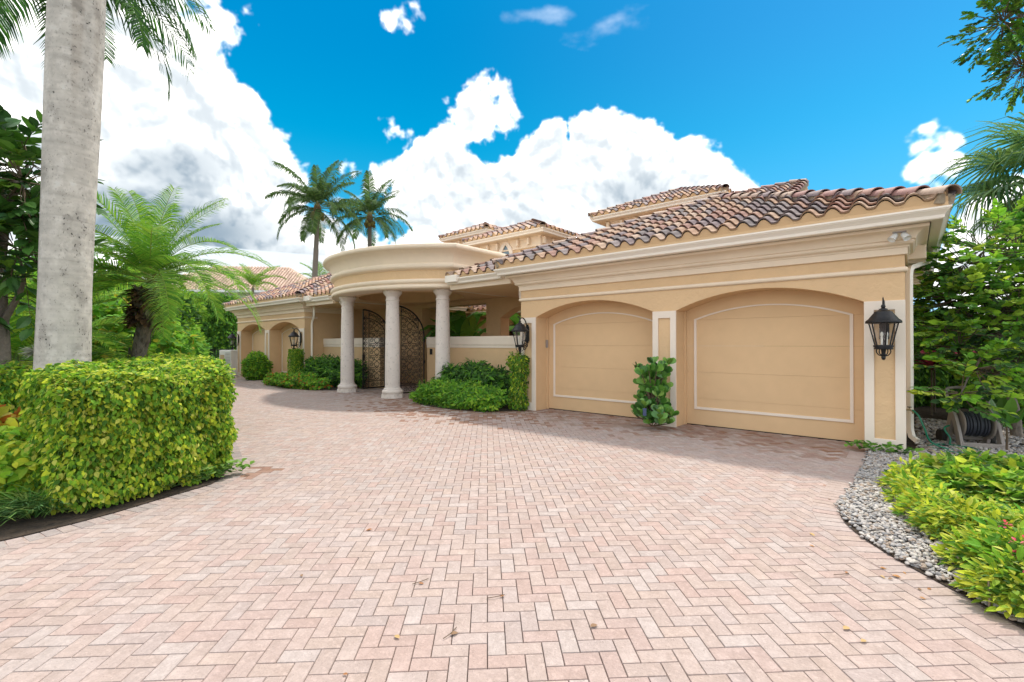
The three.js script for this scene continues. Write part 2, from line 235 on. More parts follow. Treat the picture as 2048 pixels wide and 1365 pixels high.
{
  const base = boxUV((() => { const g = new THREE.PlaneGeometry(46, 36); g.rotateX(-Math.PI / 2); g.translate(-12, -.014, -13.5); return g; })());
  const driveway = struct('driveway', base, M.sand);
  const r = rng(5), L = .181, Wd = .0905, gap = .0028, yaw = Math.atan((1024 - 975) / F), cy = Math.cos(yaw), sy = Math.sin(yaw);
  const paverGeo = (lx, lz, u0, v0) => {   // a bevelled paver: top and four chamfers, uv in metres
    const a = lx / 2 - gap / 2, b = lz / 2 - gap / 2, c = .0024, t = 0, d = -.006, e = -.013, pos = [], uv = [];
    const top = [[-a + c, t, b - c], [a - c, t, b - c], [a - c, t, -b + c], [-a + c, t, -b + c]], mid = [[-a, d, b], [a, d, b], [a, d, -b], [-a, d, -b]], low = mid.map(([x, , z]) => [x, e, z]);
    const quad = (p, q, s, w) => pos.push(...p, ...q, ...s, ...p, ...s, ...w);
    quad(...top); for (let k = 0; k < 4; k++) { const m = (k + 1) % 4; quad(mid[k], mid[m], top[m], top[k]); } for (let k = 0; k < 4; k++) { const m = (k + 1) % 4; quad(low[k], low[m], mid[m], mid[k]); }
    for (let i = 0; i < pos.length; i += 3) uv.push(pos[i] + u0, pos[i + 2] + v0);
    const g = new THREE.BufferGeometry(); g.setAttribute('position', new THREE.Float32BufferAttribute(pos, 3)); g.setAttribute('uv', new THREE.Float32BufferAttribute(uv, 2)); g.computeVertexNormals(); return g;
  };
  const PAL = [[0.432, 0.333, 0.297], [0.432, 0.339, 0.302], [0.429, 0.322, 0.289], [0.438, 0.353, 0.322], [0.417, 0.337, 0.311], [0.435, 0.337, 0.294], [0.444, 0.370, 0.342], [0.427, 0.314, 0.277], [0.429, 0.337, 0.300], [0.435, 0.345, 0.311]];
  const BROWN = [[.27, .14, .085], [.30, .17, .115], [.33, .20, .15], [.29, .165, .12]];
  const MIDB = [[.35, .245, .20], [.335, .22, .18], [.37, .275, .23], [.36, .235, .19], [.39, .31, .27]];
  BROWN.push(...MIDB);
  const pm = (c) => std({ color: C(...c), map: T.paverMap, bumpMap: T.paverBump, bumpScale: .0022, roughness: .93 });
  const pavMats = PAL.map(pm), browns = BROWN.map(pm);
  const list = [];
  const N = 330;
  for (let gy = -60; gy < N; gy++) for (let gx = -N; gx < 120; gx++) {
    const c = (((gx - gy) % 4) + 4) % 4; if (c !== 0 && c !== 3) continue;
    const horiz = c === 0, u = (gx + (horiz ? 1 : .5)) * Wd, v = (gy + (horiz ? .5 : 1)) * Wd;
    const x = u * cy - v * sy, z = -(u * sy + v * cy);
    if (z > 3.2 || z < -27) continue;
    const [hx, hn] = toHouse(x, z);
    const inGarage = (hx > -6.9 && hx < .05) || (hx > -24.45 && hx < -17.5);
    if (hn < (inGarage ? -.5 : -5.8) || hx < -27 || hx > 9) continue;
    const q = .12; let out = x > 2.2 || x < -2.8; if (out) for (const [a, b] of [[0, 0], [q, 0], [-q, 0], [0, q], [0, -q]]) if (!inPoly(bedRightPoly, x + a, z + b) && !inPoly(bedLeftPoly, x + a, z + b)) { out = false; break; }
    if (out) continue;
    // kind of paver: brown along shrub bed and entrance; before the doors partly eave shade painted in
    const bnoise = fbm(x * .8, 1.3, z * .8, 3);
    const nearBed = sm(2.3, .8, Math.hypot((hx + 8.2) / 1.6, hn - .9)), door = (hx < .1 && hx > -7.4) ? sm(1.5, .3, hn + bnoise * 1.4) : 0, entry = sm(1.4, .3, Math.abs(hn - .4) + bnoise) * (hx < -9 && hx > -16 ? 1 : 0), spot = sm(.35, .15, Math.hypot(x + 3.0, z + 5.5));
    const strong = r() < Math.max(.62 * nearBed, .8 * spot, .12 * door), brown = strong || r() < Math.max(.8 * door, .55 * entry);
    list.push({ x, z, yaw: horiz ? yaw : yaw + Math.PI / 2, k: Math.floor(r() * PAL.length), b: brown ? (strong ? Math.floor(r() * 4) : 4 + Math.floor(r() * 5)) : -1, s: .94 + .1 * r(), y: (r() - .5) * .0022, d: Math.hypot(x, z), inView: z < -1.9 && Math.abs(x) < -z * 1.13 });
  }
  const order = list.filter(p => p.inView).sort((a, b) => a.d - b.d).slice(0, 300); for (const p of order) p.own = true;
  const geos = [...Array(12)].map((_, i) => paverGeo(L, Wd, i * .237, i * .531));
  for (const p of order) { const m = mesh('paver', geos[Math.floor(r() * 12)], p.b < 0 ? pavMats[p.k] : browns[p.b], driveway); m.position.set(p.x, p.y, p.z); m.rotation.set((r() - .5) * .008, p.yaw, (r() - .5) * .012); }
  const rest = list.filter(p => !p.own), proto = geos[0], pp = proto.attributes.position, nv = 6 + 4 * 6;
  const pos = new Float32Array(rest.length * nv * 3), nor = new Float32Array(pos.length), col = new Float32Array(pos.length), uv = new Float32Array(rest.length * nv * 2), pn = proto.attributes.normal;
  rest.forEach((p, i) => {
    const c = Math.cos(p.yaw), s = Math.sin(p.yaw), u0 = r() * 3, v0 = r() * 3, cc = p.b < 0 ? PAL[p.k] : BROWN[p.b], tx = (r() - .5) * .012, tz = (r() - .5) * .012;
    for (let k = 0; k < nv; k++) {
      const a = pp.getX(k), b = pp.getZ(k), o = (i * nv + k) * 3;
      pos[o] = p.x + a * c + b * s; pos[o + 1] = pp.getY(k) + p.y + a * tx + b * tz; pos[o + 2] = p.z - a * s + b * c;
      const na = pn.getX(k), nb = pn.getZ(k); nor[o] = na * c + nb * s; nor[o + 1] = pn.getY(k); nor[o + 2] = -na * s + nb * c;
      for (let m = 0; m < 3; m++) col[o + m] = cc[m] * p.s; uv[(i * nv + k) * 2] = a + u0; uv[(i * nv + k) * 2 + 1] = b + v0;
    }
  });
  const g = new THREE.BufferGeometry(); g.setAttribute('position', new THREE.BufferAttribute(pos, 3)); g.setAttribute('normal', new THREE.BufferAttribute(nor, 3)); g.setAttribute('color', new THREE.BufferAttribute(col, 3)); g.setAttribute('uv', new THREE.BufferAttribute(uv, 2));
  stuff(mesh('paver_field', g, std({ color: 0xffffff, vertexColors: true, map: T.paverMap, bumpMap: T.paverBump, bumpScale: .0022, roughness: .93 }), driveway));
  // soldier courses along the beds
  const border = (line, side, from, to, width, mats) => {
    let acc = 0, next = 0;
    for (let i = 0; i < line.length - 1; i++) {
      const [x0, z0] = line[i], [x1, z1] = line[i + 1], l = Math.hypot(x1 - x0, z1 - z0), dx = (x1 - x0) / l, dz = (z1 - z0) / l;
      while (next < acc + l) { const t = next - acc, x = x0 + dx * t, z = z0 + dz * t; if (next > from && next < to) { const ox = -dz * side, oz = dx * side; const m = mesh('border_paver', geos[Math.floor(r() * 12)], mats[Math.floor(r() * mats.length)], driveway); m.position.set(x + ox * width / 2, .0045 + (r() - .5) * .002, z + oz * width / 2); m.rotation.y = Math.atan2(-oz, ox) + (r() - .5) * .02; m.scale.set(width / L, 1, 1.02); } next += .0945; }
      acc += l;
    }
  };
  border(rightEdge, 1, .25, 7.2, .205, pavMats.slice(0, 6).concat(pavMats));
  border(leftEdge, 1, 5.5, 12.4, .17, [pavMats[4], pavMats[0], pm([.33, .28, .265]), pm([.36, .31, .29]), pm([.38, .31, .28])]);
}

// ---- the house
const house = thing('house', 'tan stucco villa with twin arched garages, round column porch and barrel tile roofs', 'house', [HX, 0, HZ], HTURN);
const GW = 6.83, LX = -17.57, CX = -12.25;
let tileBudget = 300;
const tileR = rng(77);
const TP = .29, TE = .315;
function tileShape(clampA) {   // one S tile: a = 0..TP across, b up the slope, h off the deck
  const na = 9, pos = [], P = (a, b, lift) => { const w = .19, h = a < w ? .088 * Math.pow(Math.sin(Math.PI * a / w), .8) : -.012 * Math.sin(Math.PI * (a - w) / (TP - w)); return [a, b, h + lift]; };
  const cl = clampA ?? ((a) => a);
  for (let i = 0; i < na; i++) {
    const a0 = i / na * (TP + .012), a1 = (i + 1) / na * (TP + .012);
    const q = [P(Math.min(a0, TP), 0, .056), P(Math.min(a1, TP), 0, .056), P(Math.min(a1, TP), TE + .03, .008), P(Math.min(a0, TP), TE + .03, .008)].map(([a, b, h]) => [cl(a, b), b, h]);
    pos.push(...q[0], ...q[1], ...q[2], ...q[0], ...q[2], ...q[3]);
    const d0 = [q[0][0], q[0][1] + .004, q[0][2] - .024], d1 = [q[1][0], q[1][1] + .004, q[1][2] - .024]; pos.push(...d0, ...d1, ...q[1], ...d0, ...q[1], ...q[0]);
  }
  const g = new THREE.BufferGeometry(); g.setAttribute('position', new THREE.Float32BufferAttribute(pos, 3)); g.setAttribute('uv', new THREE.Float32BufferAttribute(pos.filter((_, i) => i % 3 < 2), 2));
  g.computeVertexNormals(); return toCreasedNormals(g, .9);
}
const plainTile = tileShape();
function capShape(len = .42, r0 = .13, r1 = .105) { const pos = [], N = 10; const pt = (t, r, l, lift) => [Math.cos(t) * r, Math.sin(t) * r * .85 + lift, l]; for (let i = 0; i < N; i++) { const a = Math.PI * i / N, b = Math.PI * (i + 1) / N; const q = [pt(a, r0, 0, .03), pt(b, r0, 0, .03), pt(b, r1, len, 0), pt(a, r1, len, 0)], w = [pt(a, r0 - .018, .002, .03), pt(b, r0 - .018, .002, .03)]; pos.push(...q[0], ...q[1], ...q[2], ...q[0], ...q[2], ...q[3], ...w[0], ...w[1], ...q[1], ...w[0], ...q[1], ...q[0]); } const g = new THREE.BufferGeometry(); g.setAttribute('position', new THREE.Float32BufferAttribute(pos, 3)); g.setAttribute('uv', new THREE.Float32BufferAttribute(pos.filter((_, i) => i % 3 !== 1), 2)); g.computeVertexNormals(); return toCreasedNormals(g, .9); }
const capGeo = capShape(), capMats = [[.38, .21, .165], [.35, .18, .155], [.42, .29, .22], [.25, .185, .185], [.45, .32, .24]].map(c => std({ color: C(...c), map: T.grain, roughness: .7 }));
const mortar = std({ color: C(.45, .36, .26), map: T.grain, bumpMap: T.grainBump, bumpScale: .01, roughness: 1 });
function layTiles(roof, O, E, U, len, bm, cosT, own, hipped = 1) {   // rows of tiles on a slope; hipped: the slope narrows towards its top
  const Nn = V().crossVectors(E, U), fields = [], basis = new THREE.Matrix4().makeBasis(E, U, Nn), rows = Math.ceil(bm / TE), colsN = Math.ceil(len / TP);
  for (let j = 0; j < rows; j++) for (let i = 0; i < colsN; i++) {
    const a = i * TP, b = j * TE - .04, lo = Math.max(0, b) * cosT * hipped, hi = len - lo, lo2 = (b + TE) * cosT * hipped;
    if (a + TP < lo + .02 || a > hi - .02) continue;
    const need = a < lo2 || a + TP > len - lo2 || b + TE + .03 > bm;
    const geo = need ? tileShape((ta, tb) => { const run = Math.min(bm, Math.max(0, tb + b)) * cosT * hipped; return Math.min(len - run, Math.max(run, ta + a)) - a; }) : plainTile;
    if (b + TE + .03 > bm) { const p = geo.attributes.position; for (let k = 0; k < p.count; k++) if (p.getY(k) + b > bm) p.setY(k, bm - b); }
    const c = Math.floor(tileR() * TILES.length), mat4 = basis.clone().setPosition(O.clone().addScaledVector(E, a).addScaledVector(U, b));
    if (own && tileBudget > 0) { tileBudget--; const t = mesh('roof_tile', geo, tileMats[c], roof); t.applyMatrix4(mat4); }
    else { const q = geo.clone().applyMatrix4(mat4), n = q.attributes.position.count, arr = new Float32Array(n * 3), v = .85 + .3 * tileR(); for (let k = 0; k < n; k++) for (let l = 0; l < 3; l++) arr[3 * k + l] = TILES[c][l] * v; q.setAttribute('color', new THREE.BufferAttribute(arr, 3)); fields.push(q); }
  }
  const stop = [];
  for (let a = 0; a < len - .001; a += TP / 9) { const a2 = Math.min(len, a + TP / 9), hh = (q) => { const t = ((q % TP) + TP) % TP; return .012 + (t < .19 ? .088 * Math.pow(Math.sin(Math.PI * t / .19), .8) : -.012 * Math.sin(Math.PI * (t - .19) / (TP - .19))); }; const P = (q, h) => O.clone().addScaledVector(E, q).addScaledVector(U, -.02).addScaledVector(Nn, h).toArray(), A = P(a, -.05), B = P(a2, -.05), Cq = P(a2, hh(a2)), D = P(a, hh(a)); stop.push(...A, ...B, ...Cq, ...A, ...Cq, ...D); }
  { const g = new THREE.BufferGeometry(); g.setAttribute('position', new THREE.Float32BufferAttribute(stop, 3)); g.computeVertexNormals(); mesh('bird_stop', boxUV(g), M.eave, roof); }
  if (fields.length) stuff(mesh('tile_field', mergeGeometries(fields), tileMixed, roof));
}
function capLine(roof, a, b) {
  const dir = b.clone().sub(a), len = dir.length(); if (len < .2) return; dir.normalize();
  const side = V().crossVectors(V(0, 1, 0), dir).normalize(), up = V().crossVectors(dir, side), basis = new THREE.Matrix4().makeBasis(side, up, dir);
  for (let t = 0; t < len - .15; t += .36) { const c = mesh('ridge_tile', capGeo, capMats[Math.floor(tileR() * capMats.length)], roof); c.applyMatrix4(basis.clone().setPosition(a.clone().addScaledVector(dir, t - (t === 0 ? .04 : 0)).addScaledVector(up, .035))); }
  const bed = new THREE.BoxGeometry(.2, .12, len); bed.translate(0, .0, len / 2); bed.applyMatrix4(basis.clone().setPosition(a)); mesh('ridge_mortar', boxUV(bed), mortar, roof);
}
function hipRoof(name, x0, x1, zf, zb, h, m, faces, hips, own) {
  const w = x1 - x0, d = zf - zb, half = Math.min(w, d) / 2, top = h + half * m, cosT = 1 / Math.hypot(1, m);
  const A = [x0, h, zf], B = [x1, h, zf], Cc = [x1, h, zb], D = [x0, h, zb]; let R0, R1;
  if (w <= d) { R0 = [(x0 + x1) / 2, top, zf - half]; R1 = [(x0 + x1) / 2, top, zb + half]; } else { R0 = [x0 + half, top, (zf + zb) / 2]; R1 = [x1 - half, top, (zf + zb) / 2]; }
  const pos = []; const tri = (...p) => p.forEach(q => pos.push(...q));
  if (w <= d) { tri(A, B, R0); tri(Cc, D, R1); tri(B, Cc, R1); tri(B, R1, R0); tri(D, A, R0); tri(D, R0, R1); } else { tri(A, B, R1); tri(A, R1, R0); tri(Cc, D, R0); tri(Cc, R0, R1); tri(B, Cc, R1); tri(D, A, R0); }
  tri(A, Cc, B); tri(A, D, Cc);
  const g = new THREE.BufferGeometry(); g.setAttribute('position', new THREE.Float32BufferAttribute(pos, 3)); g.setAttribute('uv', new THREE.Float32BufferAttribute(pos.filter((_, i) => i % 3 !== 1), 2)); g.computeVertexNormals();
  const roof = mesh(name, g, mortar, house);
  const FACE = { front: [A, [1, 0, 0], [0, m, -1], w], right: [B, [0, 0, -1], [-1, m, 0], d], left: [D, [0, 0, 1], [1, m, 0], d], back: [Cc, [-1, 0, 0], [0, m, 1], w] };
  for (const f of faces) { const [o, e, u, len] = FACE[f]; layTiles(roof, V(...o), V(...e), V(...u).normalize(), len, half / cosT, cosT, own && f === 'front'); }
  const HIP = { fr: [B, w <= d ? R0 : R1], fl: [A, R0], br: [Cc, R1], bl: [D, w <= d ? R1 : R0], ridge: [R0, R1] };
  for (const k of hips) capLine(roof, V(...HIP[k][0]), V(...HIP[k][1]));
  return roof;
}
const gutterProfile = (o, y) => [[o + .27, y + .155], [o + .27, y], [o + .38, y], [o + .392, y + .012], [o + .398, y + .05], [o + .425, y + .085], [o + .445, y + .105], [o + .445, y + .118], [o + .458, y + .118], [o + .458, y + .142], [o + .436, y + .142], [o + .436, y + .10], [o + .29, y + .09], [o + .29, y + .155]];
const corniceProfile = [[-.02, 2.735], [.03, 2.735], [.034, 2.74], [.034, 2.828], [.045, 2.832], [.052, 2.85], [.07, 2.862], [.09, 2.868], [.105, 2.885], [.108, 2.905], [.10, 2.92], [.118, 2.926], [.125, 2.95], [.145, 2.985], [.18, 3.012], [.22, 3.03], [.245, 3.038], [.255, 3.045], [.255, 3.085], [-.02, 3.085]];
const ringProfile = (o, y, r, n = 10) => [...Array(n + 1)].map((_, i) => { const t = -Math.PI / 2 + Math.PI * i / n; return [o + Math.cos(t) * r, y + Math.sin(t) * r]; });
const archR = (hw, rise) => (hw * hw + rise * rise) / (2 * rise);
function archTo(s, xa, xb, y, rise) { const hw = (xb - xa) / 2, R = archR(hw, rise), cx = (xa + xb) / 2, cyy = y + rise - R, a = Math.asin(hw / R); for (let i = 0; i <= 24; i++) { const t = -a + 2 * a * i / 24; s.lineTo(cx + R * Math.sin(t), cyy + R * Math.cos(t)); } }

function pipe(pts, parent) { const g = tube(pts, .045, 40, 4); mesh('downspout', toCreasedNormals(g, .5), M.gutter, parent); }
function garage(dx, own) {
  const s = new THREE.Shape(); s.moveTo(dx - GW, 0); s.lineTo(dx - 6.39, 0); archTo(s, dx - 6.39, dx - 3.61, 2.11, .3); s.lineTo(dx - 3.61, 0); s.lineTo(dx - 3.18, 0); archTo(s, dx - 3.18, dx - .441, 2.11, .3); s.lineTo(dx - .441, 0); s.lineTo(dx, 0); s.lineTo(dx, 3.06); s.lineTo(dx - GW, 3.06); s.closePath();
  mesh('garage_front_wall', extrude(s, .46, -.46), M.stucco, house);
  mesh('garage_side_wall', box(dx - .28, dx, 0, 3.06, -9.6, -.4601), M.stucco, house);
  mesh('garage_side_wall', box(dx - GW, dx - GW + .28, 0, 3.06, -9.6, -.4601), M.stucco, house);
  mesh('garage_ceiling', box(dx - GW + .29, dx - .29, 2.62, 2.7, -9.5, -.47), M.stucco, house);
  for (const [a, b] of [[-.441, 0], [-3.61, -3.18], [-GW, -6.39]]) {
    const x0 = dx + a - .003, x1 = dx + b + .003, f = poly([[x0, 0], [x1, 0], [x1, 2.105], [x0, 2.105]]); const hb = b - a > .43 ? .105 : .10; f.holes.push(poly([[x0 + hb, .17], [x0 + hb, 1.985], [x1 - hb, 1.985], [x1 - hb, .17]]));
    const g = new THREE.ExtrudeGeometry(f, { depth: .02, bevelEnabled: true, bevelSize: .004, bevelThickness: .004, bevelSegments: 1 }); g.translate(0, 0, .004); mesh('pillar_frame', g, M.frame, house);
  }
  const path = [[dx - GW, -1.1], [dx - GW, 0], [dx, 0], [dx, dx ? -1.6 : -9.5]];
  mesh('band_moulding', sweep(ringProfile(0, 2.53, .038), [[dx - GW, -.12], [dx - GW, 0], [dx, 0], [dx, dx ? -.5 : -.12]], .9), M.trim, house);
  mesh('cornice', sweep(corniceProfile, path, .55), M.trim, house);
  mesh('gutter', sweep(gutterProfile(0, 3.087), path, .35), M.gutter, house);
  mesh('eave_stop', sweep([[.30, 3.18], [.425, 3.19], [.425, 3.355], [.1, 3.42], [.1, 3.18]], path, .3), M.eave, house);
  for (const [xa, xb] of [[-6.39, -3.61], [-3.18, -.441]]) {
    const door = new THREE.Group(); door.name = 'garage_door'; house.add(door); const A = dx + xa, B = dx + xb;
    for (let k = 0; k < 5; k++) mesh('door_panel', rbox(A - .02, B + .02, .015 + k * .485, .015 + (k + 1) * .485 - .0016, -.50, -.455, .002), M.door, door);
    mesh('door_seal', box(A - .02, B + .02, .0, .016, -.49, -.462), M.dark, door);
    const o = new THREE.Shape(); o.moveTo(A + .17, .30); o.lineTo(B - .17, .30); const ys = 1.96; o.lineTo(B - .17, ys);
    const pts = []; { const q = new THREE.Shape(); q.moveTo(A + .17, ys); archTo(q, A + .17, B - .17, ys, .22); pts.push(...q.getPoints()); } for (const p of pts.reverse()) o.lineTo(p.x, p.y); o.closePath();
    const hshape = new THREE.Path(), t = .038; hshape.moveTo(A + .17 + t, .30 + t); { const q = new THREE.Shape(); q.moveTo(A + .17 + t, ys - t * .3); archTo(q, A + .17 + t, B - .17 - t, ys - t * .3, .215); for (const p of q.getPoints()) hshape.lineTo(p.x, p.y); } hshape.lineTo(B - .17 - t, .30 + t); hshape.closePath(); o.holes.push(hshape);
    const g = new THREE.ExtrudeGeometry(o, { depth: .012, bevelEnabled: true, bevelSize: .004, bevelThickness: .006, bevelSegments: 2 }); g.translate(0, 0, -.454); mesh('door_moulding', g, M.frame, door);
    mesh('door_jamb', box(A, A + .03, 0, 2.13, -.452, -.40), M.door, door); mesh('door_jamb', box(B - .03, B, 0, 2.13, -.452, -.40), M.door, door);
  }
  if (!dx) mesh('sensor_box', rbox(-6.40 + .012, -6.335, 1.42, 1.60, -.40, -.36, .008), M.plastic, house);
  hipRoof('garage_roof', dx - GW - .42, dx + .42, .42, -13, 3.315, .43, dx ? ['front', 'right'] : ['front', 'left', 'right'], dx ? ['fr', 'fl', 'ridge'] : ['fr', 'fl', 'ridge'], own);
}
garage(0, true); garage(LX, false);
pipe([[-7.05, 3.06, -.25], [-7.05, 2.95, -.25], [-7.05, 2.62, -.25], [-7.0, 2.5, -.3], [-6.92, 2.42, -.36], [-6.885, 2.33, -.4], [-6.885, 1.9, -.4], [-6.885, .2, -.4]], house);
pipe([[LX + .30, 3.06, -.22], [LX + .30, 2.95, -.22], [LX + .30, 2.62, -.22], [LX + .22, 2.5, -.24], [LX + .1, 2.42, -.26], [LX + .06, 2.33, -.26], [LX + .06, 1.9, -.26], [LX + .06, .2, -.26]], house);
pipe([[.34, 3.08, -1.9], [.34, 2.98, -1.9], [.3, 2.88, -1.85], [.12, 2.70, -1.1], [.05, 2.60, -.75], [.045, 2.4, -.7], [.045, 1.2, -.7], [.045, .3, -.7], [.05, .2, -.69], [.08, .12, -.66], [.13, .09, -.62]], house);
for (let k = 0; k < 16; k++) mesh('side_corbel', rbox(.0, .24, 2.78, 2.98, -1.0 - k * .5, -.88 - k * .5, .01), M.trim, house);

// rotunda porch
{
  const zc = -3.1, ring = (R, hx) => { const a = Math.asin(hx / R), n = 40, p = []; for (let i = 0; i <= n; i++) { const t = -a + 2 * a * i / n; p.push([CX + R * Math.sin(t), zc + R * Math.cos(t)]); } return p; };
  const arc = ring(4.27, 3.0), path = [[CX - 3.0, -4.2], ...arc, [CX + 3.0, -4.2]];
  mesh('architrave', sweep([[-.5, 3.0], [-.02, 3.0], [.0, 3.005], [.02, 3.03], [.028, 3.06], [.02, 3.09], [.0, 3.115], [-.006, 3.125], [.006, 3.135], [.03, 3.15], [.045, 3.18], [.048, 3.215], [.036, 3.24], [.012, 3.255], [-.02, 3.262], [-.06, 3.265]], path, .7, false), M.trim, house);
  mesh('frieze', sweep([[-.055, 3.25], [-.055, 3.52]], path, .7, false), M.stucco, house);
  mesh('porch_cornice', sweep([[-.06, 3.50], [-.03, 3.515], [.02, 3.53], [.055, 3.565], [.065, 3.61], [.05, 3.65], [.01, 3.67], [-.005, 3.69], [.005, 3.74], [.03, 3.82], [.075, 3.90], [.14, 3.965], [.19, 3.99], [.20, 4.005], [.215, 4.01], [.25, 4.025], [.28, 4.06], [.285, 4.10], [.265, 4.145], [.22, 4.165], [.1, 4.17], [-.6, 4.17]], path, .7, false), M.trim, house);
  const inner = ring(4.27 - .45, 2.55);
  const sh = poly(path.map(([x, z]) => [x, -z])), hole = new THREE.Path(); hole.absellipse(CX, .95, 2.0, 1.45, 0, Math.PI * 2, true); sh.holes.push(hole);
  mesh('porch_soffit', flat(sh, 3.004), M.soffit, house);
  { const pos = [], n = 40; for (let i = 0; i < n; i++) { const a = i / n * Math.PI * 2, b = (i + 1) / n * Math.PI * 2, p = (t, y) => [CX + 2 * Math.cos(t), y, -.95 + 1.45 * Math.sin(t)]; pos.push(...p(a, 3), ...p(b, 3), ...p(b, 3.45), ...p(a, 3), ...p(b, 3.45), ...p(a, 3.45)); } const g = new THREE.BufferGeometry(); g.setAttribute('position', new THREE.Float32BufferAttribute(pos, 3)); g.computeVertexNormals(); mesh('porch_dome_rim', boxUV(g), M.soffit, house); }
  mesh('porch_ceiling', box(CX - 2.1, CX + 2.1, 3.44, 3.48, -2.5, .55), M.soffit, house);
  mesh('porch_roof', flat(poly(path.map(([x, z]) => [x, -z])), 4.12), M.trim, house);
  mesh('porch_back_wall', box(CX - 2.98, CX + 2.98, 3.01, 4.11, -4.3, -4.2), M.stucco, house);
  const colProfile = [[.0, 0], [.29, 0], [.29, .11], [.265, .112], [.285, .135], [.292, .165], [.285, .20], [.262, .222], [.245, .228], [.245, .25], [.222, .262], [.208, .29], [.205, .34], [.205, .8], [.200, 1.4], [.190, 2.1], [.178, 2.70], [.178, 2.715], [.192, 2.722], [.197, 2.74], [.192, 2.757], [.178, 2.765], [.178, 2.83], [.19, 2.85], [.222, 2.885], [.232, 2.905], [.245, 2.915], [.262, 2.945], [.262, 2.985], [.255, 2.999], [.0, 2.999]];
  const g = lathe(colProfile, 40), uv = g.attributes.uv; for (let i = 0; i < uv.count; i++) uv.setXY(i, uv.getX(i) * 1.2, g.attributes.position.getY(i));
  const shaft = toCreasedNormals(g, .5), plinth = (() => { const q = new THREE.CylinderGeometry(.305, .315, .108, 8); q.rotateY(Math.PI / 8); q.translate(0, .054, 0); return boxUV(q); })();
  for (const hx of [-2.5, -1.2, 1.2, 2.5]) { const z = zc + Math.sqrt(3.87 ** 2 - hx * hx); const c = mesh('column', shaft, M.stone, house); c.position.set(CX + hx, 0, z); const p = mesh('plinth', plinth, M.stone, c); p.scale.set(1, 1.02, 1); }
}
